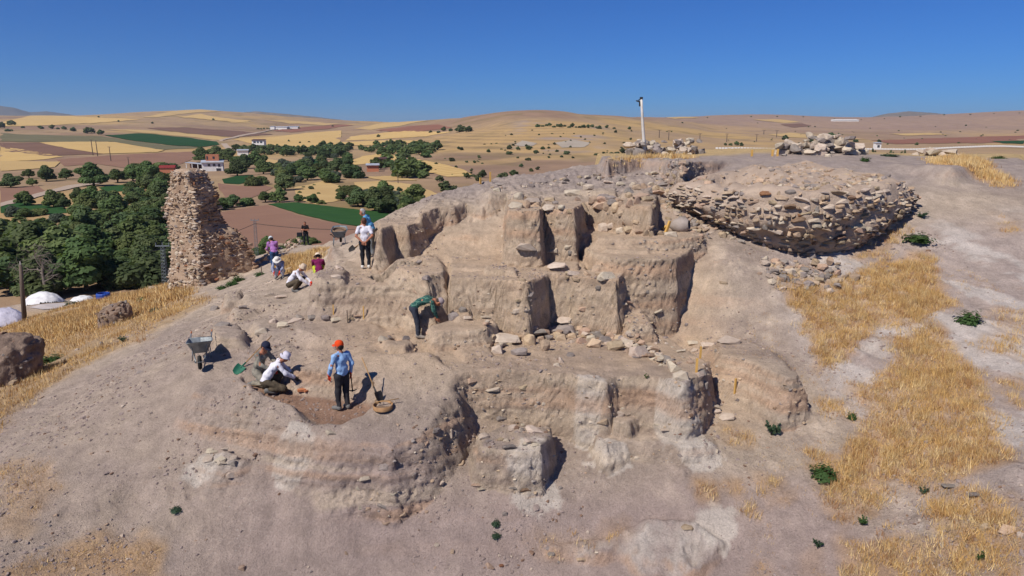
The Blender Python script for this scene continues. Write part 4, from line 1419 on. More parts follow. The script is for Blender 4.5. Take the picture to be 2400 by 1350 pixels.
# ---- low ruined wall behind the tower
def line_rubble(name, label, cat, pts, n, wm, mats, spread, lift=.5, cap=250):
    w3 = np.array([hit(u, v) for u, v in pts])
    root = thing(name, w3.mean(0), label, cat)
    sm = StoneMass(root, cap)
    seg = np.concatenate([[0], np.cumsum(np.linalg.norm(np.diff(w3[:, :2], axis=0), axis=1))])
    for _ in range(n):
        a = random.uniform(0, seg[-1])
        p = np.array([np.interp(a, seg, w3[:, k]) for k in range(2)]) + np.array([random.gauss(0, spread), random.gauss(0, spread)])
        w = random.uniform(*wm)
        z = float(hgt(p[0], p[1])) + random.random() ** 2 * lift
        sm.add((p[0], p[1], z), (w, w * random.uniform(.6, .9), w * random.uniform(.4, .7)), random.uniform(0, 6.28), random.choice(mats), .3)
    sm.done()
line_rubble('ruined_wall', 'low ruined rubble wall running up behind the man in purple', 'wall', [(596,630),(630,605),(660,592),(695,578),(706,570)], 210, (.18, .5), ['tan', 'pale', 'tan', 'grey', 'peach'], .32, .6)
line_rubble('stone_heap', 'pile of pale quarried stones around the foot of the tall pole', 'stone heap', [(1490,366),(1530,362),(1580,361),(1618,364)], 95, (.35, .85), ['pale', 'grey', 'pale', 'grey'], .45, .75)
line_rubble('stone_heap', 'pile of pale stones on the summit above the bastion', 'stone heap', [(1868,361),(1900,359),(1950,359),(1992,362)], 85, (.35, .9), ['pale', 'grey', 'pale'], .5, .85)
line_rubble('stone_heap', 'few white blocks lying on the far right summit', 'stone heap', [(2185,366),(2210,365),(2245,367)], 14, (.4, 1.0), ['pale'], .5, .3)
line_rubble('stone_spill', 'spill of tumbled stones on the slope under the bastion', 'stone heap', [(1800,640),(1850,640),(1900,638),(1960,636)], 120, (.15, .42), ['grey', 'tan', 'pale', 'grey', 'peach'], .38, .1)
line_rubble('stone_heap', 'rubble at the crest behind the man in the white shirt', 'stone heap', [(832,548),(845,540),(880,528),(900,524)], 26, (.15, .4), ['tan', 'pale', 'peach'], .2, .2)

# ---- masonry lumps on the left slope
def lump(name, label, u, v, wpx, hpx, seed, long=0.0, depth=.8):
    p = hit(u, v)
    s_ = scale_at(p)
    w, h = wpx * s_, hpx * s_
    bm = bmesh.new()
    bmesh.ops.create_icosphere(bm, subdivisions=5, radius=1)
    q = np.array([x.co for x in bm.verts])
    d = q / np.linalg.norm(q, axis=1, keepdims=True)
    q = np.sign(d) * np.abs(d) ** .75
    q *= (1 + .3 * fbm(d[:, 0] * 1.3 + seed, d[:, 1] * 1.3, d[:, 2] * 1.3, 3) + .16 * np.abs(fbm(d[:, 0] * 5 + seed, d[:, 1] * 5, d[:, 2] * 5, 3)))[:, None]
    q *= np.array([w * .5, w * .5 * depth, h * .62])
    q[:, 2] += h * .34 + q[:, 0] * long
    for x, c in zip(bm.verts, q):
        x.co = c
    me_ = bpy.data.meshes.new('masonry')
    bm.to_mesh(me_)
    bm.free()
    me_.polygons.foreach_set('use_smooth', [True] * len(me_.polygons))
    me_.materials.append(make_mat('weathered_masonry', [c * .76 for c in srgb(172, 148, 130)], [c * .76 for c in srgb(110, 92, 82)], 2.2, .95, .08, 7, detail=9))
    root = thing(name, p, label, 'ruin')
    link('masonry', me_, root)
    sm = StoneMass(root, 120)
    idx_ = np.random.default_rng(int(seed * 10)).choice(len(q), 110)
    for i in idx_:
        if q[i, 2] > .05 * h and q[i, 1] < .3:
            k = random.uniform(.1, .3)
            sm.add(p + q[i] * .98, (k, k * .8, k * .6), random.uniform(0, 6), random.choice(['grey', 'tan', 'brown']), .4)
    sm.done()
line_rubble('rubble_bank', 'bank of loose rubble stones between the highest cut and the bastion', 'stone heap', [(1560,440),(1600,462),(1590,490),(1640,500),(1620,525),(1690,545)], 260, (.12, .4), ['tan', 'pale', 'grey', 'tan'], .4, .05)
line_rubble('rubble_bank', 'stones strewn along the grey crest above the highest cut', 'stone heap', [(1220,440),(1300,425),(1380,420),(1450,410),(1540,405),(1600,420)], 120, (.1, .36), ['grey', 'tan', 'pale', 'grey'], .5, .05)
line_rubble('rubble_wall', 'low curving line of small pale rubble across the middle terrace', 'wall', [(1145,815),(1190,800),(1250,788),(1330,776),(1400,788),(1460,806),(1520,832),(1570,858)], 190, (.1, .32), ['pale', 'tan', 'pale', 'peach', 'grey'], .17, .12)
line_rubble('rubble_bank', 'small stones fallen along the foot of the tall cut face', 'stone heap', [(1300,780),(1400,785),(1480,795),(1560,800),(1620,810)], 60, (.06, .2), ['grey', 'tan', 'pale'], .35, .02)
lump('wall_chunk', 'large fallen chunk of dark rubble masonry at the left edge', 22, 893, 150, 112, 3.1)
lump('wall_chunk', 'small tilted slab of masonry lying in the straw below the tower', 270, 758, 74, 46, 8.6, .42, .5)

# ---- stones of the dig, read one by one
def pick_place(parent, base, items, x0, y0, k, mats, kind='h', sink=.3, flat=1.0, grow=1.0):
    for it in items:
        x, y, w, h = it[:4]
        u, v = x0 + x / k, y0 + y / k
        p = hit(u, v + h / k * .25)
        s_ = scale_at(p)
        W, Hh = w / k * s_ * grow, max(.05, h / k * s_ * flat * grow * (1.15 if grow > 1 else 1))
        m = it[4] if len(it) > 4 else random.choice(mats)
        stone(parent, p + np.array([0, Hh * .2, Hh * (.5 - sink)]), (W * 1.08, max(W * random.uniform(.55, .8), .1), Hh), m, random.uniform(-.25, .25), .12, kind, base=base)
p0 = hit(1320, 800)
arcw = thing('stone_wall', p0, 'curved row of large pale stones on the middle terrace', 'wall')
pick_place(arcw, p0, [(370,215,230,80,'pale'),(305,300,100,80,'pale'),(490,310,150,55,'grey'),(575,220,110,95,'peach'),(705,270,70,100,'tan'),(615,150,180,50,'grey'),(705,165,70,75,'peach'),(880,70,210,50,'pale'),(850,125,230,60,'grey'),
 (840,190,90,55,'tan'),(930,175,80,45,'peach'),(1030,140,110,55,'peach'),(1150,165,140,60,'grey'),(1010,215,100,55,'peach'),(1110,245,115,75,'peach'),(1210,205,120,60,'grey'),(1290,270,130,85,'tan'),(1375,240,120,55,'pale'),(1500,315,200,105,'pale'),
 (1560,285,90,40,'pale'),(1640,330,80,30,'pale'),(780,120,60,40),(670,195,60,40),(960,120,70,40),(1270,180,70,40),(1090,190,80,40),(560,170,70,40)], 1080, 740, 3.553, ['pale','tan'], sink=.2, grow=1.06)
p0 = hit(1640, 850)
jamb = thing('stone_wall', p0, 'short broken stone footing beside the wooden stakes', 'wall')
pick_place(jamb, p0, [(1800,445,120,95,'pale'),(1840,525,120,75,'pale'),(1880,570,80,50,'grey'),(1995,525,60,60,'pale'),(2030,600,50,70),(2060,660,50,40),(2100,780,100,45),(2130,810,60,35),(2210,850,120,40),(2090,745,60,30)], 1080, 740, 3.553, ['grey','pale'], sink=.18, grow=1.2)
p0 = hit(1330, 495)
uw = thing('stone_wall', p0, 'ragged stone wall along the top of the highest cut', 'wall')
UW = [(365,285,110,45,'pale'),(460,285,40,60,'peach'),(390,215,80,55,'pale'),(440,210,60,40),(500,245,120,40,'pale'),(590,280,60,40),(620,310,90,40,'pale'),(640,235,80,30),(730,305,60,30,'pale'),(905,300,80,60),(980,255,80,55),(1045,250,60,55),(1055,205,85,25,'grey'),
 (1115,222,85,30,'grey'),(1125,265,70,40),(1195,235,70,30),(1030,305,120,45,'peach'),(1095,325,60,65,'tan'),(1165,315,80,70,'peach'),(1200,285,60,40),(1270,275,70,55,'peach'),(1215,350,70,45),(1260,210,50,40),(1270,165,80,40),(1325,140,60,40),(1380,130,70,40),
 (1430,170,40,40),(1500,145,90,40),(1490,185,90,35),(1550,110,100,25),(1630,150,80,30),(1360,205,110,35),(915,110,60,35,'pale'),(940,140,90,40,'pale'),(830,185,130,45,'pale'),(1410,235,80,40),(1330,250,70,60),(1570,170,60,35),(1600,190,60,30),(860,230,50,30),(680,260,50,25),
 (1300,110,70,25,'pale'),(1200,105,70,25,'pale'),(1100,100,70,25,'pale'),(1440,110,70,25,'pale')]
pick_place(uw, p0, UW, 1100, 400, 3.375, ['tan','grey','tan','peach'], sink=.2, grow=1.2)
p0 = hit(1480, 545)
lw = thing('stone_wall', p0, 'low footing of pale stones in front of the broken jar', 'wall')
pick_place(lw, p0, [(1060,465,75,65,'pale'),(1130,455,60,45,'pale'),(1195,485,60,45),(1270,485,80,45),(1345,500,60,40),(1400,505,60,50),(1445,512,50,40),(1510,500,50,30),(1600,512,90,40,'pale'),(1540,500,40,30)], 1100, 400, 3.375, ['tan','pale'], sink=.2, grow=1.2)
pick_place(HILL, (0,0,0), [(945,812,80,60,'peach'),(1095,828,175,85,'pale'),(830,812,140,40,'pale'),(690,752,170,32,'pale'),(800,655,50,45,'grey'),(1540,62,120,40,'grey'),(1460,22,60,40,'pale'),(220,152,70,45,'pale'),(180,132,30,20),(240,107,90,20,'grey'),(262,132,30,20),
   (1455,467,65,32,'grey'),(300,225,60,30,'pale'),(1260,1035,110,45,'peach'),(1220,1060,60,30,'pale')], 1100, 400, 3.375, ['tan'])
cap = hit(1232, 580)
stone(HILL, P(1232, 577, 21.65), (.98, .55, .26), 'pale', .03, .02, 'h')
pick_place(HILL, (0,0,0), [(2235,208,190,70,'pale'),(2060,248,110,55,'pale'),(1935,230,90,40,'pale'),(1775,262,50,25,'pale'),(1830,297,80,28,'pale'),(1945,290,60,36,'pale'),(1860,345,50,40),(1910,385,70,35),(2140,430,50,25,'pale'),(910,328,70,45,'grey'),(850,375,70,80,'pale'),(800,410,60,40,'pale'),
   (265,615,120,45,'pale'),(435,940,90,65,'pale'),(510,955,60,65,'pale'),(515,912,35,30,'pale'),(635,945,185,70,'pale'),(590,1035,130,40,'pale'),(615,1080,70,32,'pale'),(540,1070,80,30,'pale'),(400,1100,120,55,'grey'),(200,1005,150,45,'pale'),(235,1045,60,25),(700,762,60,45,'pale'),(630,772,60,35,'pale'),(690,803,60,35,'pale'),
   (1300,822,125,60,'pale'),(1355,790,90,45,'pale'),(1640,912,80,36,'pale'),(1715,970,110,32,'pale'),(1745,932,40,28),(1805,1005,70,22,'rust'),(1690,375,60,35,'pale'),(330,1030,60,30),(380,1040,60,30),(1000,215,60,30)], 1080, 740, 3.553, ['grey','tan','pale'])
pick_place(HILL, (0,0,0), [(510,402,75,55,'pale'),(450,375,60,40,'pale'),(375,442,100,55,'pale'),(590,372,110,40,'pale'),(640,345,80,35,'grey'),(720,352,80,40,'grey'),(800,360,70,40,'grey'),(870,365,80,35,'pale'),(840,1107,85,38,'pale'),(115,395,120,30,'grey'),(1175,492,75,55,'pale'),(1230,480,50,30,'grey'),(1330,482,60,40,'grey'),
   (1615,1130,55,85,'pale'),(1640,1135,40,80,'grey'),(870,80,90,28,'pale'),(960,365,60,25),(1010,350,60,25),(60,290,70,40,'grey'),(250,285,60,35,'grey'),(420,200,90,30,'pale'),(500,215,80,30,'pale'),(900,20,80,30,'pale'),(560,30,60,30,'pale'),(1640,345,80,70,'grey'),(1700,300,60,60,'grey'),(1730,355,60,30,'pale'),(1850,350,70,28,'pale'),
   (100,1290,80,45,'pale'),(30,1230,60,35,'pale'),(180,1320,70,40,'grey'),(130,1220,50,30,'pale')], 480, 620, 2.813, ['tan'])
pick_place(HILL, (0,0,0), [(1640,640,110,45,'pale'),(1500,480,60,30,'pale'),(1460,530,90,40,'pale'),(1570,550,90,40,'pale'),(1640,520,60,35,'pale'),(1700,1300,60,40,'tan')], 0, 900, 3.0, ['pale'])
pick_place(HILL, (0,0,0), [(1210,750,70,40,'grey'),(985,745,60,30,'pale'),(1060,1285,80,50,'tan'),(1125,1290,35,30,'rust'),(670,1140,40,25,'pale'),(1150,920,40,35,'grey'),(780,1185,35,30,'tan'),(1475,1195,60,25,'grey'),(1540,735,40,25,'grey'),(40,1190,40,30)], 800, 900, 3.0, ['tan'])
pick_place(HILL, (0,0,0), [(2130,1010,90,70,'peach'),(2290,1030,120,60,'peach'),(2380,1070,60,50,'pale'),(1880,725,110,30,'grey'),(30,1010,90,30,'tan'),(2060,790,90,60,'grey')], 1600, 900, 3.0, ['tan'])
pick_place(HILL, (0,0,0), [(720,615,40,35,'grey'),(925,325,50,30,'pale'),(1080,230,80,40,'tan'),(1045,265,60,30,'grey'),(980,245,70,25,'grey'),(540,660,40,25,'pale')], 0, 600, 3.0, ['tan'])
# stones bedded in the cut faces: the larger ones singly, chips and clods joined
def bedded():
    rng = np.random.default_rng(21)
    ok = (amp > .5) & (RX > -3.5) & (RX < 9.3) & (RY < 31)
    w_ = np.where(ok, 1.0, 0) * np.where(RY > 22, 2.2, 1.0) * np.where((RX > 3.5) & (RY > 24), 2.0, 1.0)
    ids = rng.choice(w_.size, 900, p=(w_ / w_.sum()).ravel())
    mats = ['tan', 'pale', 'grey', 'peach', 'brown']
    mb = MB()
    Vf, Nf = V3.reshape(-1, 3), nrm.reshape(-1, 3)
    for n_, i in enumerate(ids):
        p, nn = Vf[i], Nf[i]
        rz = math.atan2(nn[1], nn[0]) + math.pi / 2
        m = int(rng.choice(5, p=[.34, .2, .28, .1, .08]))
        if n_ < 170:
            w = rng.uniform(.12, .34)
            stone(HILL, p - nn * .04, (w, w * .7, w * rng.uniform(.35, .7)), mats[m], rz, .2)
        else:
            w = rng.uniform(.03, .12)
            V, F = HV[rng.integers(NV)]
            M = Matrix.Translation(Vector(p)) @ Matrix.Rotation(rz, 4, 'Z') @ Matrix.Diagonal((w, w * .8, w * .6, 1))
            mb.add([M @ Vector(q) for q in V], F, m)
    link('stone_chips', mb.mesh('stone_chips', [RM[m] for m in mats]), HILL, kind='stuff')
bedded()
# small scattered stones and clods on the slopes
def scatter_pebbles():
    mats = ['tan', 'grey', 'pale', 'brown']
    clodm = make_mat('dry_soil_clod', [c * .8 for c in srgb(172, 155, 147)], [c * .8 for c in srgb(148, 130, 122)], 9, .95, .02, 30)
    rng = np.random.default_rng(11)
    N0 = 40000
    X, Y_ = rng.uniform(-15, 15, N0), 10.5 + 19 * rng.random(N0) ** 1.5
    den = fbm(X * .6, Y_ * .6, 3.0, 4) + rng.normal(size=N0) * .18
    i_, j_ = np.clip(np.searchsorted(GX, X), 0, len(GX) - 1), np.clip(np.searchsorted(GY, Y_), 0, len(GY) - 1)
    den = den + .5 * pit[j_, i_] + .1 * left_slope[j_, i_]
    sel = np.argsort(-den)[:15000]
    VV_, FF_, MM_ = [], [], []
    o = 0
    Z = hgt(X, Y_)
    for k in sel:
        w = .022 + .06 * rng.random() ** 3 + (.08 * rng.random() if rng.random() < .04 else 0)
        V, F = HV[rng.integers(NV)]
        a = rng.uniform(0, 6.28)
        ca, sa = math.cos(a) * w, math.sin(a) * w
        VV_.append(np.column_stack([V[:, 0] * ca * 1.4 - V[:, 1] * sa + X[k], V[:, 0] * sa * 1.4 + V[:, 1] * ca + Y_[k], V[:, 2] * w * .8 + Z[k]]))
        FF_.append(np.array(F) + o)
        MM_.append(np.full(len(F), 4 if rng.random() < .72 else rng.integers(4)))
        o += len(V)
    me_ = mesh_np('gravel', np.vstack(VV_), np.vstack(FF_))
    for m in [RM[q] for q in mats] + [clodm]:
        me_.materials.append(m)
    me_.polygons.foreach_set('material_index', np.concatenate(MM_).astype(np.int32))
    link('gravel', me_, kind='stuff', label='small stones and clods scattered over the bare slopes', category='gravel')
scatter_pebbles()
# ------------------------------------------------------------------ dry grass and small plants
def blades(name, pts, zs, nb, hlen, width, seed, tone, spread=.06, lean=.35, **props):
    rng = np.random.default_rng(seed)
    n = len(pts)
    N_ = n * nb
    bx = np.repeat(pts[:, 0], nb) + rng.normal(size=N_) * spread
    by = np.repeat(pts[:, 1], nb) + rng.normal(size=N_) * spread
    bz = np.repeat(zs, nb) - .02
    hh = np.repeat(rng.uniform(.45, 1.0, n) * (1 + .6 * fbm(pts[:, 0] * 1.6, pts[:, 1] * 1.6, 2.2, 3)), nb) * rng.uniform(.5, 1.15, N_) * hlen
    a = rng.uniform(0, 6.283, N_)
    ln = rng.normal(size=N_) * lean
    wa = rng.uniform(0, 6.283, N_)
    w = width * rng.uniform(.6, 1.3, N_)
    dx, dy = np.cos(wa) * w, np.sin(wa) * w
    tip = np.stack([bx + np.cos(a) * ln * hh, by + np.sin(a) * ln * hh, bz + hh * np.sqrt(np.maximum(.15, 1 - ln ** 2 * .5))], -1)
    V = np.stack([np.stack([bx - dx, by - dy, bz], -1), np.stack([bx + dx, by + dy, bz], -1), tip], 1).reshape(-1, 3)
    F = np.arange(N_ * 3).reshape(N_, 3)
    cols = np.array([srgb(216, 178, 116), srgb(198, 158, 104), srgb(230, 202, 150), srgb(168, 126, 88), srgb(194, 168, 128)]) * .92
    pick = rng.choice(5, n, p=tone)
    cc = cols[np.repeat(pick, nb)] * rng.uniform(.8, 1.15, (N_, 1))
    me_ = mesh_np(name, V, F, MAT_STRAW)
    color_attr(me_, np.repeat(cc, 3, 0))
    return link(name, me_, kind='stuff', **props)
MAT_STRAW = make_mat('dry_straw', (.92, .92, .92), (1.08, 1.06, 1.0), 2.0, .8, attr='Col', spec=.1)
def sample_poly(w_, dens, per_m2, rng):
    lo, hi = w_.min(0), w_.max(0)
    n = int((hi[0] - lo[0]) * (hi[1] - lo[1]) * per_m2 * dens)
    p = np.column_stack([rng.uniform(lo[0], hi[0], n), rng.uniform(lo[1], hi[1], n)])
    sd = poly_sd(p[:, 0], p[:, 1], w_)
    nz = fbm(p[:, 0] * 1.1, p[:, 1] * 1.1, 4.4, 4)
    nf = fbm(p[:, 0] * 3.2, p[:, 1] * 3.2, 7.4, 3)
    keep = (sd + .8 * nz + .3 * nf + np.abs(rng.normal(size=n)) * .3 < .22) & (nz * .8 + .5 * nf + .36 * dens - .35 * np.clip(sd + .35, 0, 1) + rng.normal(size=n) * .17 > .08)
    return p[keep]
rg = np.random.default_rng(3)
right, other = [], []
for (w_, dens) in STRAW_W:
    cx, cy = w_.mean(0)
    q = sample_poly(w_, dens, 150 if cy < 24 else 70, rg)
    (right if cx > 0 and cy < 26 else other).append(q)
right = np.vstack(right)
other = np.vstack(other)
blades('dry_grass', right, hgt(right[:, 0], right[:, 1]), 26, .24, .0055, 1, [.3, .25, .2, .15, .1],   .085, .6,
       label='golden dry grass in thick patches on the right slope', category='grass')
near_o, far_o = other[other[:, 1] < 22], other[other[:, 1] >= 22]
blades('dry_grass', near_o, hgt(near_o[:, 0], near_o[:, 1]), 12, .13, .005, 2, [.25, .2, .3, .1, .15], .09, .6,
       label='thin dry grass in the bottom left corner', category='grass')
blades('dry_grass', far_o, hgt(far_o[:, 0], far_o[:, 1]), 14, .32, .012, 4, [.3, .2, .35, .05, .1], .1, .35,
       label='golden dry grass along the summit and behind the diggers', category='grass')
# stray tufts over the bare right slope and left flank
n = 5200
p = np.column_stack([rg.uniform(5, 15, n), rg.uniform(10.5, 24, n)])
p = p[(fbm(p[:, 0] * .8, p[:, 1] * .8, 9.9, 3) > .12) & (p[:, 0] > 4 + (p[:, 1] - 11) * .35)]
blades('stray_grass', p, hgt(p[:, 0], p[:, 1]), 9, .10, .004, 6, [.3, .3, .15, .2, .05], .05, .6, label='stray dry tufts on the bare right slope', category='grass')
n = 60000
p = np.column_stack([rg.uniform(-40, -3, n), 10 + 55 * rg.random(n) ** 1.3])
i_, j_ = np.clip(np.searchsorted(GX, p[:, 0]), 0, len(GX) - 1), np.clip(np.searchsorted(GY, p[:, 1]), 0, len(GY) - 1)
k_ = LEFT_STRAW[j_, i_]
nz = fbm(p[:, 0] * .45, p[:, 1] * .45, 5.0, 4)
p = p[(k_ > .25) & (nz + .32 * k_ + rg.normal(size=n) * .1 > .05)]
p = p[np.abs(p[:, 0]) < p[:, 1] * .95 + 3]
nearp = p[p[:, 1] < 30][:9000]
farp = p[p[:, 1] >= 30][:14000]
blades('dry_grass', nearp, hgt(nearp[:, 0], nearp[:, 1]), 12, .24, .009, 7, [.3, .2, .25, .1, .15], .14, .5, label='straw coloured grass covering the near left slope', category='grass')
blades('dry_grass', farp, hgt(farp[:, 0], farp[:, 1]), 10, .36, .018, 8, [.3, .22, .25, .1, .13], .25, .45, label='straw coloured grass on the far left slope below the tower', category='grass')

# green plants: each one a thing
MAT_WEED = leafmat('weed_leaves', (.062, .11, .032), (.04, .075, .024), .2)
MAT_WEED2 = leafmat('blue_green_weed', (.05, .085, .05), (.034, .06, .036), .15)
MAT_STEM = make_mat('green_stem', srgb(110, 116, 70), srgb(90, 92, 56), 8, .8)
WEED = {}
def weed_mesh(seed, kind):
    rng = np.random.default_rng(seed)
    n = 420 if kind == 'bush' else 150
    d = rng.normal(size=(n, 3))
    d[:, 2] = np.abs(d[:, 2]) * .8
    d /= np.linalg.norm(d, axis=1, keepdims=True)
    if kind == 'bush':
        pts = d * (rng.uniform(.45, 1, (n, 1))) * np.array([.5, .5, .62]) * (1 + .7 * fbm(d[:, 0] * 2 + seed, d[:, 1] * 2, d[:, 2] * 2, 2))[:, None]
    else:
        st = rng.integers(0, 7, n)
        a = st * .9 + seed
        t = rng.uniform(.2, 1, n)
        pts = np.stack([np.cos(a) * .42 * t, np.sin(a) * .42 * t, .15 + .6 * t * (.5 + .5 * ((st * 37) % 5) / 4)], -1) + rng.normal(size=(n, 3)) * .05
    nn = d + np.array([0, 0, .5])
    nn /= np.linalg.norm(nn, axis=1, keepdims=True)
    V, F = quads_leaves(pts, nn, .045 if kind == 'bush' else .055, rng, 1.3)
    sb = MB()
    for k in range(7):
        a = k * .9 + seed
        sb.tube([(0, 0, -.05), (math.cos(a) * .15, math.sin(a) * .15, .22), (math.cos(a) * .34, math.sin(a) * .34, .45)], [.014, .01, .005], 4)
    return V, F, sb
for i in range(3):
    for kd in ('bush', 'sprig'):
        V, F, sb = weed_mesh(i + 2, kd)
        for mk, mm in (('g', MAT_WEED), ('b', MAT_WEED2)):
            WEED[kd, mk, i] = (mesh_np('leaves', V, F, mm), sb.mesh('stems', MAT_STEM))
def weed(u, v, wpx, hpx, label, kd='bush', mk='g', i=0):
    p = hit(u, v)
    s_ = scale_at(p)
    t = thing('green_plant', p, label, 'plant', None, random.uniform(0, 6))
    a, b = WEED[kd, mk, i]
    link('leaves', a, t)
    link('stems', b, t)
    t.scale = (wpx * s_, wpx * s_, hpx * s_ * 1.1)
weed(2152, 566, 62, 34, 'round green and yellow bush at the foot of the bastion')
weed(2160, 510, 28, 16, 'small dark plant on the path right of the bastion', 'sprig', 'b', 1)
weed(2270, 757, 56, 46, 'leafy green bush on the pale slope at the right', 'bush', 'g', 1)
weed(1930, 1122, 56, 52, 'dense round green bush at the edge of the lower straw', 'bush', 'g', 2)
weed(1810, 1020, 40, 38, 'blue green spiky plant on bare ground left of the straw', 'sprig', 'b', 0)
weed(1996, 982, 22, 28, 'small bright green plant in a straw tuft', 'bush', 'g', 0)
weed(1916, 1285, 26, 26, 'small dark sprig near the bottom right', 'sprig', 'b', 1)
weed(2020, 1232, 24, 26, 'small green sprig hidden in the lower straw', 'sprig', 'g', 2)
weed(2164, 1158, 24, 22, 'grey green sprig below the wide straw patch', 'sprig', 'b', 0)
weed(2295, 1320, 18, 36, 'green shoots in the bottom right straw', 'sprig', 'g', 1)
weed(1163, 1232, 24, 16, 'upper of two small green rosettes on the bottom slope', 'bush', 'b', 1)
weed(1163, 1260, 22, 18, 'lower of two small green rosettes on the bottom slope', 'bush', 'b', 0)
weed(413, 1199, 26, 14, 'single low green plant on the left foreground slope', 'bush', 'b', 2)
weed(1515, 892, 14, 12, 'tiny green weed under the largest stone of the curved row', 'sprig', 'g', 0)
weed(545, 668, 34, 18, 'low green shrub at the foot of the tower', 'bush', 'g', 1)
weed(522, 677, 30, 14, 'flat olive shrub left of the tower foot path', 'bush', 'g', 0)
weed(560, 660, 30, 22, 'yellowish green shrub against the tower base', 'bush', 'g', 2)
weed(610, 645, 26, 14, 'small green weed beside the man in purple', 'bush', 'g', 0)
weed(118, 850, 60, 28, 'dark green weeds beside the fallen masonry at the left', 'bush', 'g', 1)
weed(287, 800, 22, 14, 'grey green weed on the left straw slope', 'sprig', 'b', 1)
weed(362, 730, 26, 12, 'green weed below the small masonry slab', 'bush', 'b', 2)
weed(335, 705, 26, 16, 'green shrub beside the rubble above the small slab', 'bush', 'g', 0)
weed(172, 716, 40, 16, 'pale green shrub at the edge of the concrete pad', 'bush', 'b', 1)
weed(2026, 378, 24, 16, 'dark bush on the summit right of the stone pile', 'bush', 'g', 1)
weed(2085, 366, 40, 10, 'low bush on the summit edge at right', 'bush', 'b', 0)
weed(2340, 372, 30, 10, 'dark shrub on the far right summit', 'bush', 'g', 2)
# ------------------------------------------------------------------ props
M_GALV = make_mat('galvanised_steel', srgb(150, 156, 158), srgb(118, 122, 124), 9, .45, .004, 40, metal=.6, spec=.4)
M_GREYPAINT = make_mat('grey_painted_steel', srgb(120, 128, 134), srgb(96, 102, 108), 8, .5, .003, 30, spec=.4)
M_DARKSTEEL = make_mat('dark_steel', srgb(70, 66, 62), srgb(52, 48, 46), 9, .5, metal=.5, spec=.4)
M_RUBBER = make_mat('black_rubber', (.02, .02, .02), (.035, .033, .03), 12, .85)
M_WOOD = make_mat('handle_wood', srgb(176, 140, 98), srgb(142, 108, 72), 14, .7, .002, 60, squash=(1, 1, .1))
M_STAKE = make_mat('yellow_pine_stake', srgb(206, 164, 92), srgb(182, 140, 76), 12, .75, squash=(1, 1, .2))
M_OLDWOOD = make_mat('weathered_pole_wood', srgb(112, 98, 88), srgb(84, 74, 66), 6, .9, .01, 20, squash=(1, 1, .1))
M_GREENBLADE = make_mat('green_painted_blade', srgb(40, 110, 84), srgb(30, 86, 66), 14, .5, spec=.4)
M_TARP = make_mat('white_tarpaulin', srgb(226, 224, 222), srgb(198, 196, 198), 1.5, .6, .05, 3, spec=.3)
M_TARP2 = make_mat('faded_lilac_tarpaulin', srgb(190, 186, 200), srgb(166, 162, 176), 1.5, .6, .08, 2.5, spec=.3)
M_TERRA = make_mat('clay_terracotta', srgb(190, 124, 84), srgb(160, 100, 70), 7, .85)
M_SIEVE = make_mat('bent_wood_hoop', srgb(172, 134, 96), srgb(140, 106, 74), 10, .75)
M_EARTH = make_mat('sifted_earth', srgb(140, 118, 98), srgb(112, 92, 78), 12, .95, .02, 30)
M_JAR = make_mat('grey_clay_jar', srgb(166, 154, 146), srgb(142, 130, 122), 4, .85, .006, 18)
M_WHITEP = make_mat('white_pole_paint', srgb(214, 208, 200), srgb(188, 180, 172), 3, .6)

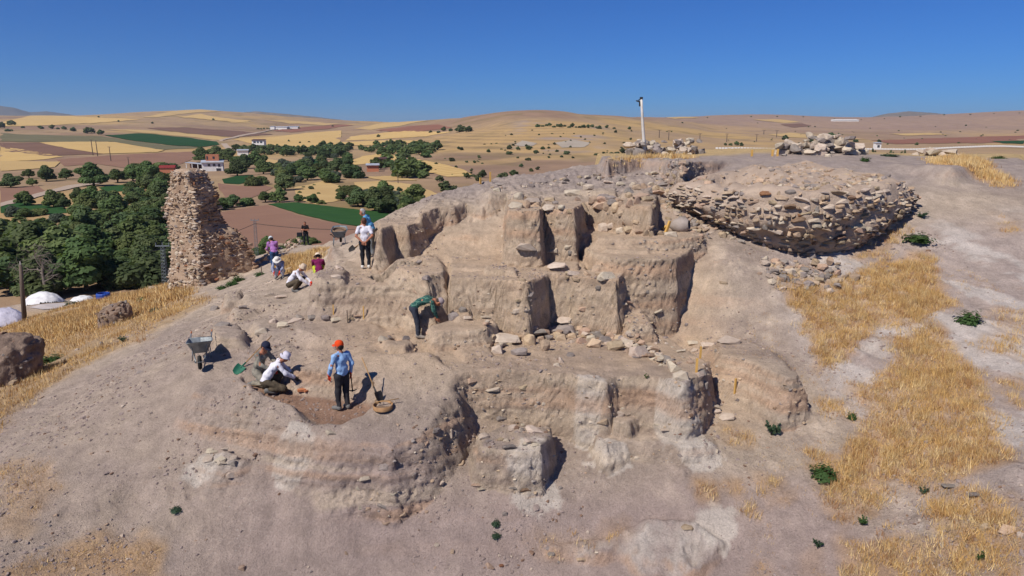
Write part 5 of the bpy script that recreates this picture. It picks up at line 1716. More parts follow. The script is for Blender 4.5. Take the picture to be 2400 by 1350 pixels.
def lathe(prof, n=20):
    V, F = [], []
    for r, z in prof:
        for k in range(n):
            a = 2 * math.pi * k / n
            V.append((r * math.cos(a), r * math.sin(a), z))
    for i in range(len(prof) - 1):
        for k in range(n):
            k2 = (k + 1) % n
            F.append((i * n + k, i * n + k2, (i + 1) * n + k2, (i + 1) * n + k))
    return V, F
def wheelbarrow(p, ang, label, mat):
    t = thing('wheelbarrow', p, label, 'wheelbarrow', None, ang)
    # tub: double-walled tray, nose forward (+x)
    def rect(x0, x1, w0, w1, z0, z1):
        return [(x0, -w0, z0), (x1, -w1, z1), (x1, w1, z1), (x0, w0, z0)]
    top = [(-.40, -.29, .60), (-.1, -.32, .61), (.2, -.32, .64), (.48, -.27, .72), (.55, 0, .74), (.48, .27, .72), (.2, .32, .64), (-.1, .32, .61), (-.40, .29, .60), (-.43, 0, .60)]
    botm = [(-.22, -.17, .34), (-.08, -.18, .33), (.1, -.18, .33), (.22, -.15, .34), (.25, 0, .35), (.22, .15, .34), (.1, .18, .33), (-.08, .18, .33), (-.22, .17, .34), (-.24, 0, .34)]
    n = 10
    V = top + botm + [(x * .97, y * .96, z - .004) for x, y, z in top] + [(x * .94, y * .93, z + .012) for x, y, z in botm]
    F = []
    for k in range(n):
        k2 = (k + 1) % n
        F += [(n + k, n + k2, k2, k), (2 * n + k2, 2 * n + k, k, k2), (2 * n + k, 2 * n + k2, 3 * n + k2, 3 * n + k)]
    F += [tuple(range(2 * n - 1, n - 1, -1)), tuple(range(3 * n, 4 * n))]
    mb = MB().add(V, F)
    tub = link('tub', mb.mesh('tub', mat, False), t)
    rim = MB().tube([*top, top[0]], .013, 6)
    link('rim', rim.mesh('rim', mat, True), tub)
    fr = MB()
    for s in (-1, 1):
        fr.tube([(-1.0, s * .27, .58), (-.7, s * .27, .55), (-.3, s * .2, .36), (.25, s * .15, .30), (.62, s * .09, .19)], .017, 7)
    fr.tube([(.55, -.11, .21), (.8, -.1, .26), (.86, 0, .28), (.8, .1, .26), (.55, .11, .21)], .012, 6)
    fr.tube([(.3, -.14, .3), (.42, -.2, .66)], .011, 5)
    fr.tube([(.3, .14, .3), (.42, .2, .66)], .011, 5)
    link('frame', fr.mesh('frame', M_DARKSTEEL if mat is M_GREYPAINT else mat, True), t)
    for s in (-1, 1):
        l = MB().tube([(-.36, s * .22, .38), (-.30, s * .25, .02), (-.16, s * .25, .02), (-.02, s * .2, .34)], .013, 6)
        link('leg', l.mesh('leg', mat, True), t)
        g = MB().tube([(-1.12, s * .27, .60), (-.98, s * .27, .578)], .021, 8)
        link('grip', g.mesh('grip', M_TERRA if mat is M_GALV else M_RUBBER, True), t)
    V, F = lathe([(.12, -.03), (.17, -.045), (.2, 0), (.17, .045), (.12, .03)], 20)
    rot = Matrix.Rotation(math.pi / 2, 3, 'X')
    wm = MB().add([rot @ Vector(q) + Vector((.62, 0, .2)) for q in V], F)
    wh = link('wheel', wm.mesh('wheel', M_RUBBER, True), t)
    V, F = lathe([(.0, -.05), (.03, -.05), (.04, -.02), (.125, -.02), (.125, .02), (.04, .02), (.03, .05), (.0, .05)], 16)
    link('rim', MB().add([rot @ Vector(q) + Vector((.62, 0, .2)) for q in V], F).mesh('rim', mat, True), wh)
    return t
wheelbarrow(hit(473, 850), math.atan2(-.93, .36), 'galvanised wheelbarrow alone on the bare left slope', M_GALV)
wb2 = hit(797, 574)
wheelbarrow(wb2, math.atan2(.98, -.18), 'grey wheelbarrow with a round sieve in its tub on the upper terrace', M_GREYPAINT)
def sieve(p, r, label, tilt=(0, 0), stick=False, mat=None, filled=True):
    t = thing('sieve', p, label, 'sieve')
    t.rotation_euler = (tilt[0], tilt[1], .3)
    V, F = lathe([(r, 0), (r * 1.02, .11), (r * .95, .11), (r * .94, .01)], 28)
    link('hoop', MB().add(V, F).mesh('hoop', mat or M_SIEVE, True), t)
    V, F = lathe([(0.001, .025), (r * .5, .03), (r * .95, .022), (r * .94, .012), (.001, .012)], 28)
    link('mesh_floor', MB().add(V, F).mesh('mesh_floor', M_EARTH, True), t)
sieve(hit(898, 958), .235, 'round wooden sieve on the ground beside the shovel')
stick = MB().tube([(-.25, -.05, .12), (.0, .0, .13), (.3, .07, .16)], .012, 6)
tag(link('stick', stick.mesh('stick', M_WOOD, True), None, hit(905, 952)), 'short wooden stick lying across the round sieve', 'stick')
fw = Vector((-.18, .98, 0)).normalized()
sieve(wb2 + np.array([fw.x * .05, fw.y * .05, .54]), .27, 'round brown sieve resting in the grey wheelbarrow', (math.radians(14), 0), mat=M_EARTH)

def shovel(base, tip, label, blade_mat, name='shovel', roll=0.0):
    """base: blade edge on the ground; tip: end of the handle"""
    b, e = Vector(base), Vector(tip)
    z = (e - b)
    L = z.length
    q = z.to_track_quat('Z', 'Y')
    t = thing(name, b, label, 'shovel')
    t.rotation_mode = 'QUATERNION'
    t.rotation_quaternion = q @ Matrix.Rotation(roll, 3, 'Z').to_quaternion()
    h = MB().tube([(0, -.02, .26), (0, -.005, L * .55), (0, .0, L - .0)], [.017, .016, .014], 8)
    link('handle', h.mesh('handle', M_WOOD, True), t)
    V, F = [], []
    nu, nv = 7, 7
    for j in range(nv):
        tt = j / (nv - 1)
        w = .115 * (.82 + .28 * math.sin(tt * math.pi * .62)) if tt < .99 else .12
        for i in range(nu):
            x = (i / (nu - 1) - .5) * 2
            V.append((x * w, .035 * x * x - .01 + .02 * tt, .29 * tt + (.035 * (abs(x) ** 1.5) if tt < .2 else 0)))
    for j in range(nv - 1):
        for i in range(nu - 1):
            F.append((j * nu + i, j * nu + i + 1, (j + 1) * nu + i + 1, (j + 1) * nu + i))
    n = len(V)
    V += [(x, y - .005, zz) for x, y, zz in V]
    F += [tuple(n + k for k in reversed(f)) for f in F]
    bl = link('blade', MB().add(V, F).mesh('blade', blade_mat, True), t)
    link('socket', MB().tube([(0, -.005, .22), (0, -.015, .32), (0, -.012, .44)], [.03, .024, .02], 8).mesh('socket', blade_mat, True), bl)
    return t
b0 = hit(550, 880)
shovel(b0 + np.array([0, 0, .03]), P(637, 787, 18.25), 'long handled shovel with a green blade leaning behind the kneeling men', M_GREENBLADE, roll=.6)
b0 = hit(893, 945)
shovel(b0 + np.array([0, 0, .0]), P(848, 838, b0[1] + .42), 'shovel with a grey blade stuck upright beside the sieve', M_DARKSTEEL, roll=.2)
b0 = hit(818, 592)
shovel(b0 + np.array([0, 0, .03]), P(846, 569, b0[1] - .1), 'short spade in the hands of the grey haired man', M_DARKSTEEL, 'spade', roll=1.2)
s0, s1 = hit(572, 911), hit(628, 910)
tag(link('wooden_rod', MB().tube([(0, 0, .05), tuple(s1 - s0 + np.array([0, 0, .06]))], .016, 7).mesh('wooden_rod', M_WOOD, True), None, s0), 'straight wooden rod lying at the edge of the pit', 'rod')
q0 = hit(707, 919)
mb = MB()
mb.box((0, 0, .03), (.2, .13, .055), Matrix.Rotation(.3, 3, 'Z'))
mb.box((.13, -.05, .02), (.09, .07, .04), Matrix.Rotation(.9, 3, 'Z'))
tag(link('broken_tile', mb.mesh('broken_tile', M_TERRA), None, q0), 'broken orange tile on the pit floor right of the kneeling men', 'tile')
# stakes
def stake(u, v, hpx, label, mat=M_STAKE, w=.045, lean=0.0):
    p = hit(u, v)
    s_ = scale_at(p)
    h = hpx * s_ * 1.03
    mb = MB()
    r = Matrix.Rotation(random.uniform(-.3, .6), 3, 'Z')
    mb.box((0, 0, h / 2 - .05), (w, w * .7, h + .1), r, taper=.96)
    o = link('stake', mb.mesh('stake', mat), None, p)
    o.rotation_euler = (random.uniform(-.03, .03), lean, 0)
    tag(o, label, 'stake')
stake(815, 757, 30, 'thin dark stake left of two on the low stone footing', M_OLDWOOD, .03)
stake(853, 752, 34, 'thin pale stake right of two on the low stone footing', M_STAKE, .03)
stake(782, 737, 20, 'short pale stake below the upper terrace face', M_STAKE, .03)
stake(1641, 840, 28, 'rearmost of the three yellow stakes at the right', M_STAKE, .05)
stake(1632, 873, 33, 'middle yellow stake in front of the broken footing', M_STAKE, .06)
stake(1722, 922, 34, 'yellow stake standing alone on the trodden floor at right', M_STAKE, .055)
stake(1126, 431, 14, 'short pale stake on the left crest of the hill', M_STAKE, .08)
stake(1149, 426, 22, 'taller pale stake on the left crest of the hill', M_STAKE, .08)
stake(1762, 366, 14, 'pale stake on the summit left of the stone pile', M_STAKE, .1)
stake(1810, 366, 14, 'left of two close stakes on the summit', M_STAKE, .1)
stake(1822, 366, 16, 'right of two close stakes on the summit', M_STAKE, .1)
stake(614, 645, 22, 'small grey stake below the man in purple', M_OLDWOOD, .04)
stake(742, 572, 18, 'grey fence stake behind the straw mound', M_OLDWOOD, .06)
# broken jar and its props
jp = hit(1585, 545)
V, F = lathe([(.10, -.02), (.12, .0), (.2, .08), (.33, .25), (.42, .5), (.43, .7), (.36, .92), (.26, 1.02), (.24, 1.06), (.215, 1.05), (.23, 1.0), (.33, .9), (.39, .7), (.38, .5), (.29, .25), (.1, .06)], 28)
jm = MB().add(V, F).mesh('body', M_JAR, True)
jar = thing('clay_jar', jp + np.array([-.02, .3, .2]), 'large grey clay jar lying on its side below the bastion', 'jar')
jar.rotation_euler = (math.radians(12), math.radians(82), math.radians(-18))
jb = link('body', jm, jar)
jb.location = (0, 0, -.22)
jar.scale = (.66, .66, .66)
for a, b_, lab in (((1560, 548), (1570, 518), 'upright wooden board propping the clay jar'), ((1551, 540), (1562, 530), 'slanting wooden board beside the clay jar')):
    p = hit(a[0], a[1] - 2)
    p2 = P(b_[0], b_[1], p[1] + .08)
    mb = MB()
    mb.tube([(0, 0, 0), tuple(p2 - p)], [.06, .055], 4)
    tag(link('wooden_board', mb.mesh('wooden_board', M_STAKE), None, p), lab, 'board')

# ---- poles and wires
def pole_summit():
    b = hit(1511, 366)
    Yp = b[1]
    path = [tuple(P(u, v, Yp) - b) for u, v in ((1512, 368), (1510, 340), (1507, 300), (1505, 265), (1503, 232))]
    t = thing('lamp_pole', b, 'tall pale bent pole with a lamp on top on the summit', 'pole')
    s_ = scale_at(b)
    link('pole', MB().tube(path, [4.2 * s_, 3.9 * s_, 3.5 * s_, 3.1 * s_, 2.8 * s_], 10).mesh('pole', M_WHITEP, True), t)
    top = Vector(path[-1])
    mb = MB()
    mb.box((0, 0, .08), (.26, .24, .2))
    mb.tube([(0, 0, -.1), (-.18, 0, -.06), (-.36, .02, -.18)], [.05, .05, .03], 6)
    mb.box((-.34, 0, -.2), (.3, .16, .1), Matrix.Rotation(.35, 3, 'Y'))
    mb.box((-.12, 0, -.42), (.14, .1, .5))
    lm = link('lamp', mb.mesh('lamp', M_DARKSTEEL), t, top)
    lm.scale = (.55, .55, .55)
pole_summit()
def wood_pole():
    b = hit(57, 752)
    s_ = scale_at(b)
    top = P(48, 620, b[1]) - b
    t = thing('utility_pole', b, 'bare wooden utility pole beside the lilac tarpaulin at left', 'pole')
    link('pole', MB().tube([(0, 0, -.4), tuple(top * .5), tuple(top)], [.19, .16, .12], 9).mesh('pole', M_OLDWOOD, True), t)
    link('insulator', MB().tube([tuple(top), tuple(top + np.array([0, 0, .25]))], [.05, .03], 6).mesh('insulator', M_WHITEP), t)
wood_pole()
def lattice_pole(base, top, label, w0=.36, w1=.2):
    t = thing('lattice_pole', base, label, 'pole')
    h = top[2] - base[2]
    d = (top - base)
    legs = MB()
    br = MB()
    cs = [(-1, -1), (1, -1), (1, 1), (-1, 1)]
    for sx, sy in cs:
        legs.tube([(sx * w0 / 2, sy * w0 / 2, -.2), (d[0] + sx * w1 / 2, d[1] + sy * w1 / 2, h)], .022, 4)
    n = 12
    for k in range(n):
        z = h * k / n
        w = (w0 + (w1 - w0) * k / n) / 2
        z2 = h * (k + 1) / n
        for i in range(4):
            a, b_ = cs[i], cs[(i + 1) % 4]
            br.tube([(d[0] * k / n + a[0] * w, d[1] * k / n + a[1] * w, z), (d[0] * (k + 1) / n + b_[0] * w, d[1] * (k + 1) / n + b_[1] * w, z2)], .010, 3)
            br.tube([(d[0] * k / n + a[0] * w, d[1] * k / n + a[1] * w, z), (d[0] * k / n + b_[0] * w, d[1] * k / n + b_[1] * w, z)], .010, 3)
    link('legs', legs.mesh('legs', M_GREYPAINT), t)
    link('bracing', br.mesh('bracing', M_GREYPAINT), t)
    arm = MB()
    arm.box((d[0], d[1], h + .05), (1.1, .08, .08))
    for x in (-.5, 0, .5):
        arm.tube([(d[0] + x, d[1], h + .08), (d[0] + x, d[1], h + .3)], .03, 5)
    link('crossarm', arm.mesh('crossarm', M_GREYPAINT), t)
b = P(388, 672, 52)
lattice_pole(b, P(381, 578, 52), 'blue grey lattice pole just left of the tower ruin', .36, .22)
b = vhit(601, 588, 85)
b2 = P(600, 588, 92)
b2[2] = float(vg(b2[0], b2[1]))
ltop = P(597, 517, b2[1])
lattice_pole(b2, ltop, 'grey lattice pole right of the tower ruin carrying wires', .45, .25)
M_WIRE = make_mat('wire', (.03, .03, .03), (.05, .05, .05), 3, .6)
def wire(a, b, sag, label, r=.02):
    pts = []
    for k in range(15):
        t = k / 14
        q = np.array(a) + (np.array(b) - np.array(a)) * t
        q[2] -= sag * 4 * t * (1 - t)
        pts.append(tuple(q - np.array(a)))
    tag(link('wire', MB().tube(pts, r, 4).mesh('wire', M_WIRE), None, a), label, 'wire')
wire(ltop + np.array([0, 0, -.4]), P(1010, 522, 98), .9, 'dark overhead wire running right across the ploughed field', .035)
wire(ltop + np.array([0, 0, -.4]), P(340, 590, 60), .5, 'dark overhead wire running left behind the tower ruin', .03)
# far transmission poles
def far_pole(u, v0, v1, label, arms=1, w=.35):
    b = vhit(u, v1)
    s_ = scale_at(b)
    h = (v1 - v0) * s_
    t = thing('power_pole', b, label, 'pole', 'distant power poles')
    link('mast', MB().tube([(-.0, 0, -.5), (0, 0, h)], [w * s_ * 3.2, w * s_ * 2.2], 5).mesh('mast', M_OLDWOOD), t)
    mb = MB()
    for k in range(arms):
        mb.box((0, 0, h * (.97 - .1 * k)), (9 * s_, .35 * s_ * 2, .35 * s_ * 2))
    link('crossarm', mb.mesh('crossarm', M_OLDWOOD), t)
for u, v0, v1 in ((218, 328, 364), (229, 330, 366), (260, 344, 378), (302, 368, 388), (897, 371, 382), (933, 408, 430), (1545, 305, 323), (1567, 306, 328), (1640, 313, 330), (1703, 314, 333), (1773, 315, 332), (1633, 342, 360), (1820, 306, 322), (1790, 305, 315)):
    far_pole(u, v0, v1, {218: 'left mast of the pair standing in the far stubble field', 229: 'right mast of the pair standing in the far stubble field', 260: 'wooden power pole right of the mast pair', 302: 'small pole at the edge of the dark field above the orchard',
        897: 'thin pole above the small brick house', 933: 'thin pole on the stubble below the brick house', 1545: 'left pole of the pair right of the lamp pole', 1567: 'right pole of the pair right of the lamp pole'}.get(u, 'thin power pole on the plain at right beyond the summit'))

# ---- tarpaulin mounds, pad and hut on the lower flank
def tarp(u, v, wpx, hpx, label, mat, seed, depth=.7):
    p = hit(u, v)
    s_ = scale_at(p)
    w, h = wpx * s_, hpx * s_
    n, m = 40, 26
    xs, ys = np.meshgrid(np.linspace(-1, 1, n), np.linspace(-1, 1, m))
    r = np.hypot(xs * (1 + .15 * fbm(xs * 2, ys * 2, seed, 2)), ys)
    z = np.clip(1 - r ** 2.2, 0, 1) ** .7 * h * (1 + .3 * fbm(xs * 1.5, ys * 1.5, seed, 3)) + .10 * fbm(xs * 4, ys * 9, seed + 3, 3) * h
    X, Y_ = xs * w / 2, ys * w / 2 * depth
    zg = hgt(X + p[0], Y_ + p[1]) - p[2]
    Z = np.maximum(z + zg, zg - .05) + .05
    V = np.stack([X, Y_, Z], -1).reshape(-1, 3)
    keep = r < 1.05
    ii_ = np.arange(n * m).reshape(m, n)
    F = np.stack([ii_[:-1, :-1], ii_[:-1, 1:], ii_[1:, 1:], ii_[1:, :-1]], -1).reshape(-1, 4)
    F = F[(keep.reshape(-1)[F]).all(1)]
    tag(link('covered_mound', mesh_np('covered_mound', V, F, mat, True), None, p), label, 'tarpaulin')
tarp(100, 710, 92, 22, 'white tarpaulin mound in front of the dense grove', M_TARP, 2.0)
tarp(195, 706, 56, 13, 'low white tarpaulin strip right of the white mound', M_TARP, 5.0)
tarp(8, 757, 105, 30, 'faded lilac tarpaulin mound at the left edge', M_TARP2, 7.0)
pts = [hit(u, v) for u, v in ((70,722),(95,715),(140,712),(172,713),(165,720),(130,725),(100,727))]
mb = MB().add([p + np.array([0, 0, .08]) for p in pts], [tuple(range(len(pts)))[::-1]])
link('path', mb.mesh('path', make_mat('pale_concrete_pad', srgb(190, 180, 176), srgb(170, 160, 156), 1.0, .9)), kind='structure')
bx = hit(257, 692)
s_ = scale_at(bx)
t = thing('hut', bx, 'small white hut with a dark opening at the edge of the grove', 'hut')
mb = MB()
mb.box((0, 0, 4 * s_), (19 * s_, 12 * s_, 9 * s_))
link('wall', mb.mesh('wall', M_TARP), t)
link('window', MB().box((1 * s_, -6.1 * s_, 4 * s_), (15 * s_, .4 * s_, 4.5 * s_)).mesh('window', M_DARKSTEEL), t)
link('roof', MB().box((0, -1 * s_, 9.2 * s_), (21 * s_, 15 * s_, 1.4 * s_), Matrix.Rotation(.12, 3, 'Y')).mesh('roof', M_GREYPAINT), t)
br = hit(243, 700)
V, F = lathe([(.01, 0), (.5, 0), (.56, .1), (.56, .42), (.5, .5), (.46, .5), (.46, .1), (.01, .1)], 16)
tag(link('blue_tub', MB().add(V, F).mesh('blue_tub', make_mat('blue_plastic', srgb(50, 84, 170), srgb(40, 70, 150), 4, .5)), None, br), 'blue plastic tub in the straw below the small hut', 'tub')

# ---- houses in the valley
M_WALLW = make_mat('white_house_render', srgb(232, 230, 226), srgb(214, 212, 208), 1, .9)
M_WALLB = make_mat('blue_house_render', srgb(96, 106, 146), srgb(84, 94, 132), 1, .9)
M_BRICK = make_mat('hollow_brick_wall', srgb(196, 130, 98), srgb(172, 110, 84), 3, .9)
M_SHEET = make_mat('sheet_metal_roof', srgb(196, 200, 206), srgb(168, 172, 178), .6, .5, spec=.4, metal=.2)
M_ROOFR = make_mat('red_tile_roof', srgb(140, 52, 50), srgb(118, 44, 42), 2, .8)
M_ROOFD = make_mat('dark_tile_roof', srgb(92, 66, 60), srgb(78, 56, 52), 2, .85)
M_GLASS = make_mat('dark_window_glass', (.03, .035, .05), (.05, .055, .07), 2, .15, spec=.5)
def house(u, v, label, dims, rz=0.0, wall=M_WALLW, roof=M_SHEET, kind='shed', wins=(), side=None):
    p = vhit(u, v)
    w, d, h = dims
    t = thing('house', p, label, 'house', None, rz)
    link('wall', MB().box((0, 0, h / 2 - .3), (w, d, h + .6)).mesh('wall', wall), t)
    if side:
        link('side_wall', MB().box((w / 2 + .05, 0, h / 2), (.1, d, h)).mesh('side_wall', side), t)
    mb = MB()
    if kind == 'gable':
        r = h * .35
        V = [(-w / 2 - .4, -d / 2 - .4, h), (w / 2 + .4, -d / 2 - .4, h), (w / 2 + .4, d / 2 + .4, h), (-w / 2 - .4, d / 2 + .4, h), (-w / 2 - .4, 0, h + r), (w / 2 + .4, 0, h + r)]
        mb.add(V, [(0, 1, 5, 4), (2, 3, 4, 5), (1, 2, 5), (3, 0, 4), (3, 2, 1, 0)])
    else:
        mb.box((0, -.2, h + .35), (w + .9, d + 1.2, .25), Matrix.Rotation(.1, 3, 'X'))
    rf = link('roof', mb.mesh('roof', roof), t)
    for (x, z, ww, wh) in wins:
        f = link('window', MB().box((x, -d / 2 - .03, z), (ww + .2, .12, wh + .2)).mesh('window', M_WALLW), t)
        link('pane', MB().box((x, -d / 2 - .1, z), (ww, .08, wh)).mesh('pane', M_GLASS), f)
    return t, p
hs_, hp = house(500, 400, 'white and blue farmhouse with a sheet metal roof', (9.5, 7, 4.2), .35, wins=((-1.5, 2.9, 1.1, 1.1), (.8, 2.9, 1.1, 1.1), (3, 2.7, 1.0, 1.3), (2.6, .7, 2.0, 1.2)), side=M_WALLB)
t2 = MB()
t2.box((0, 2.2, 6.1), (6.0, 3.4, 3.4))
bu = link('upper_wall', t2.mesh('upper_wall', M_BRICK), hs_)
link('window', MB().box((.6, .46, 6.3), (.9, .1, 1.1)).mesh('window', M_GLASS), hs_)
link('window', MB().box((-2.3, .46, 6.2), (.6, .1, 1.6)).mesh('window', M_GLASS), hs_)
ann = vhit(462, 400)
t = thing('shed', ann, 'open lean-to shed with white props left of the farmhouse', 'shed')
link('roof', MB().box((0, 0, 3.6), (9, 5, .2), Matrix.Rotation(.1, 3, 'Y')).mesh('roof', M_SHEET), t)
for x in (-4, -1.2, 1.6, 4):
    link('post', MB().box((x, -2.2, 1.7), (.25, .25, 3.4)).mesh('post', M_WALLW), t)
link('back_wall', MB().box((0, 2.2, 1.6), (8.6, .2, 3.2)).mesh('back_wall', M_ROOFD), t)
link('low_wall', MB().box((.5, -2.4, .5), (7, .3, 1.1)).mesh('low_wall', M_WALLW), t)
house(395, 408, 'house with a dark red roof behind the tower top', (6, 6, 3.0), .3, M_BRICK, M_ROOFR, 'gable')
house(608, 345, 'two storey white house with a dark flat roof on the plain', (11, 7, 6.5), .05, M_WALLW, M_ROOFD, 'shed', ((-3, 4.6, 2.2, 1.4), (0, 4.6, 1.5, 1.4), (3, 4.6, 2, 1.4), (-3, 1.8, 2, 1.4)))
house(570, 364, 'small white box hut beside the gravel road', (7.5, 5, 3.6), .3, M_WALLW, M_SHEET, 'shed', side=M_WALLB)
house(893, 390, 'small unfinished brick house among trees on the slope', (6, 5, 4), .2, M_BRICK, M_ROOFD, 'shed', ((0, 2.4, 1, 1.2),))
house(874, 402, 'low pinkish brick hut below the unfinished house', (5.5, 4, 3), .2, M_BRICK, M_SHEET, 'shed')
house(655, 303, 'long distant white shed on the far left plain', (38, 14, 5), 0, M_WALLW, M_SHEET)
house(688, 302, 'second distant white shed right of the long one', (24, 12, 5), 0, M_WALLW, M_SHEET)
house(640, 304, 'small distant white building left of the long shed', (9, 8, 7), 0, M_WALLW, M_SHEET)
house(1980, 284, 'very long white greenhouse on the far right hill', (56, 14, 3), 0, M_WALLW, M_WALLW)
house(2055, 350, 'small white kiosk behind the roadside wall', (4.5, 4, 5), 0, M_WALLW, M_SHEET, 'shed', ((0, 2.5, 2, 2),))
# roadside wall with white blocks
def roadside_wall():
    P0, P1 = vhit(1680, 351), vhit(2420, 348)
    t = thing('roadside_wall', P0, 'long low wall of white topped blocks along the road beyond the summit', 'wall')
    mb = MB()
    n = 110
    blk = MB().box((0, 0, 0), (1.7, .6, 1.1)).mesh('block', M_WALLW)
    base_pts = []
    for k in range(n):
        a = k / (n - 1)
        x, y = P0[0] + (P1[0] - P0[0]) * a, P0[1] + (P1[1] - P0[1]) * a
        z = float(vg(x, y))
        base_pts.append((x - P0[0], y - P0[1], z - P0[2]))
        o = link('block', blk, t, (x - P0[0], y - P0[1], z - P0[2] + 1.2))
    V, F = [], []
    for (x, y, z) in base_pts:
        V += [(x, y - .4, z - .6), (x, y - .4, z + .7), (x, y + .4, z + .7), (x, y + .4, z - .6)]
    for k in range(n - 1):
        for i in range(3):
            F.append((k * 4 + i, (k + 1) * 4 + i, (k + 1) * 4 + i + 1, k * 4 + i + 1))
    link('plinth', MB().add(V, F).mesh('plinth', make_mat('wall_plinth', srgb(170, 150, 130), srgb(150, 132, 114), .3, .9)), t)
roadside_wall()
# ------------------------------------------------------------------ people
def surface_nets(D, org, h):
    s = D < 0
    nx, ny, nz = D.shape
    c = np.zeros((nx - 1, ny - 1, nz - 1), np.int8)
    for dx in (0, 1):
        for dy in (0, 1):
            for dz in (0, 1):
                c += s[dx:nx - 1 + dx, dy:ny - 1 + dy, dz:nz - 1 + dz]
    act = (c > 0) & (c < 8)
    ids = -np.ones(act.shape, np.int64)
    cell = np.argwhere(act)
    ids[act] = np.arange(len(cell))
    acc = np.zeros((len(cell), 3))
    cnt = np.zeros(len(cell))
    corners = [(a, b, d) for a in (0, 1) for b in (0, 1) for d in (0, 1)]
    vals = {k: D[cell[:, 0] + k[0], cell[:, 1] + k[1], cell[:, 2] + k[2]] for k in corners}
    for ax in range(3):
        for k in corners:
            if k[ax] == 0:
                k2 = list(k)
                k2[ax] = 1
                a, b = vals[k], vals[tuple(k2)]
                m = (a < 0) != (b < 0)
                t = np.where(m, a / (a - b + 1e-12), 0)
                q = np.tile(np.array(k, float), (len(cell), 1))
                q[:, ax] = t
                acc[m] += q[m]
                cnt[m] += 1
    V = org + (cell + acc / cnt[:, None]) * h
    faces = []
    for ax in range(3):
        sl0, sl1 = [slice(None)] * 3, [slice(None)] * 3
        sl0[ax], sl1[ax] = slice(0, -1), slice(1, None)
        a, b = s[tuple(sl0)], s[tuple(sl1)]
        e = np.argwhere(a != b)
        o1, o2 = [(1, 2), (2, 0), (0, 1)][ax]
        ok = (e[:, o1] > 0) & (e[:, o2] > 0) & (e[:, o1] < D.shape[o1] - 1) & (e[:, o2] < D.shape[o2] - 1)
        e = e[ok]
        def cid(d1, d2):
            q = e.copy()
            q[:, o1] -= d1
            q[:, o2] -= d2
            return ids[q[:, 0], q[:, 1], q[:, 2]]
        f = np.stack([cid(1, 1), cid(0, 1), cid(0, 0), cid(1, 0)], 1)
        flip = ~a[e[:, 0], e[:, 1], e[:, 2]]
        f[flip] = f[flip][:, ::-1]
        faces.append(f)
    return V, np.vstack(faces)
def sdf_mesh(name, prims, mat, h=.016, k=.03, noise=0.0, nscale=11.0):
    """prims: (a, b, ra, rb) tapered capsules blended into one skin"""
    A = np.array([p[0] for p in prims] + [p[1] for p in prims])
    rm = max(max(p[2], p[3]) for p in prims) + .06
    lo, hi = A.min(0) - rm, A.max(0) + rm
    n = np.ceil((hi - lo) / h).astype(int) + 1
    D = np.full(n, .5)
    axs = [lo[i] + np.arange(n[i]) * h for i in range(3)]
    for a, b, ra, rb in prims:
        a, b = np.asarray(a, float), np.asarray(b, float)
        r = max(ra, rb) + .08
        l, g = np.minimum(a, b) - r, np.maximum(a, b) + r
        i0 = np.maximum(0, ((l - lo) / h).astype(int))
        i1 = np.minimum(n, ((g - lo) / h).astype(int) + 2)
        sl = tuple(slice(i0[i], i1[i]) for i in range(3))
        x, y, z = np.meshgrid(axs[0][sl[0]], axs[1][sl[1]], axs[2][sl[2]], indexing='ij')
        ab = b - a
        t = np.clip(((x - a[0]) * ab[0] + (y - a[1]) * ab[1] + (z - a[2]) * ab[2]) / (ab @ ab + 1e-9), 0, 1)
        d = np.sqrt((x - a[0] - t * ab[0]) ** 2 + (y - a[1] - t * ab[1]) ** 2 + (z - a[2] - t * ab[2]) ** 2) - (ra + (rb - ra) * t)
        e = D[sl]
        hh = np.maximum(k - np.abs(d - e), 0) / k
        D[sl] = np.minimum(d, e) - hh * hh * k * .25
    if noise:
        x, y, z = np.meshgrid(*axs, indexing='ij')
        m = np.abs(D) < .05
        D[m] += noise * fbm(x[m] * nscale, y[m] * nscale, z[m] * nscale * .6, 2)
    V, F = surface_nets(D, lo, h)
    return V, F
def J(**kw):
    j = dict(pelvis=(0, 0, .95), waist=(0, 0, 1.10), chest=(0, .01, 1.31), neck=(0, .01, 1.49), head=(0, .04, 1.625), face=(0, 1, -.05), up=(0, 0, 1),
             hipL=(-.09, 0, .92), hipR=(.09, 0, .92), kneeL=(-.10, .03, .50), kneeR=(.10, .03, .50), ankL=(-.11, -.02, .10), ankR=(.11, -.02, .10),
             toeL=(-.13, .16, .045), toeR=(.13, .16, .045), shL=(-.18, 0, 1.43), shR=(.18, 0, 1.43), elL=(-.25, -.03, 1.15), elR=(.25, -.03, 1.15),
             wrL=(-.26, .06, .91), wrR=(.26, .06, .91), hdL=(0, .05, -1), hdR=(0, .05, -1))
    j.update(kw)
    return {k: np.array(v, float) for k, v in j.items()}
def squat(**kw):
    d = dict(pelvis=(0, -.16, .30), waist=(0, -.08, .46), chest=(0, .10, .66), neck=(0, .24, .80), head=(0, .35, .88), face=(0, .8, -.6), up=(0, .6, .8),
             hipL=(-.09, -.14, .28), hipR=(.09, -.14, .28), kneeL=(-.18, .28, .46), kneeR=(.18, .28, .46), ankL=(-.14, .02, .10), ankR=(.14, .02, .10), toeL=(-.16, .2, .045), toeR=(.16, .2, .045),
             shL=(-.18, .18, .74), shR=(.18, .18, .74), elL=(-.22, .36, .52), elR=(.22, .36, .52), wrL=(-.12, .56, .36), wrR=(.12, .56, .36), hdL=(.2, .6, -.7), hdR=(-.2, .6, -.7))
    d.update(kw)
    return J(**d)
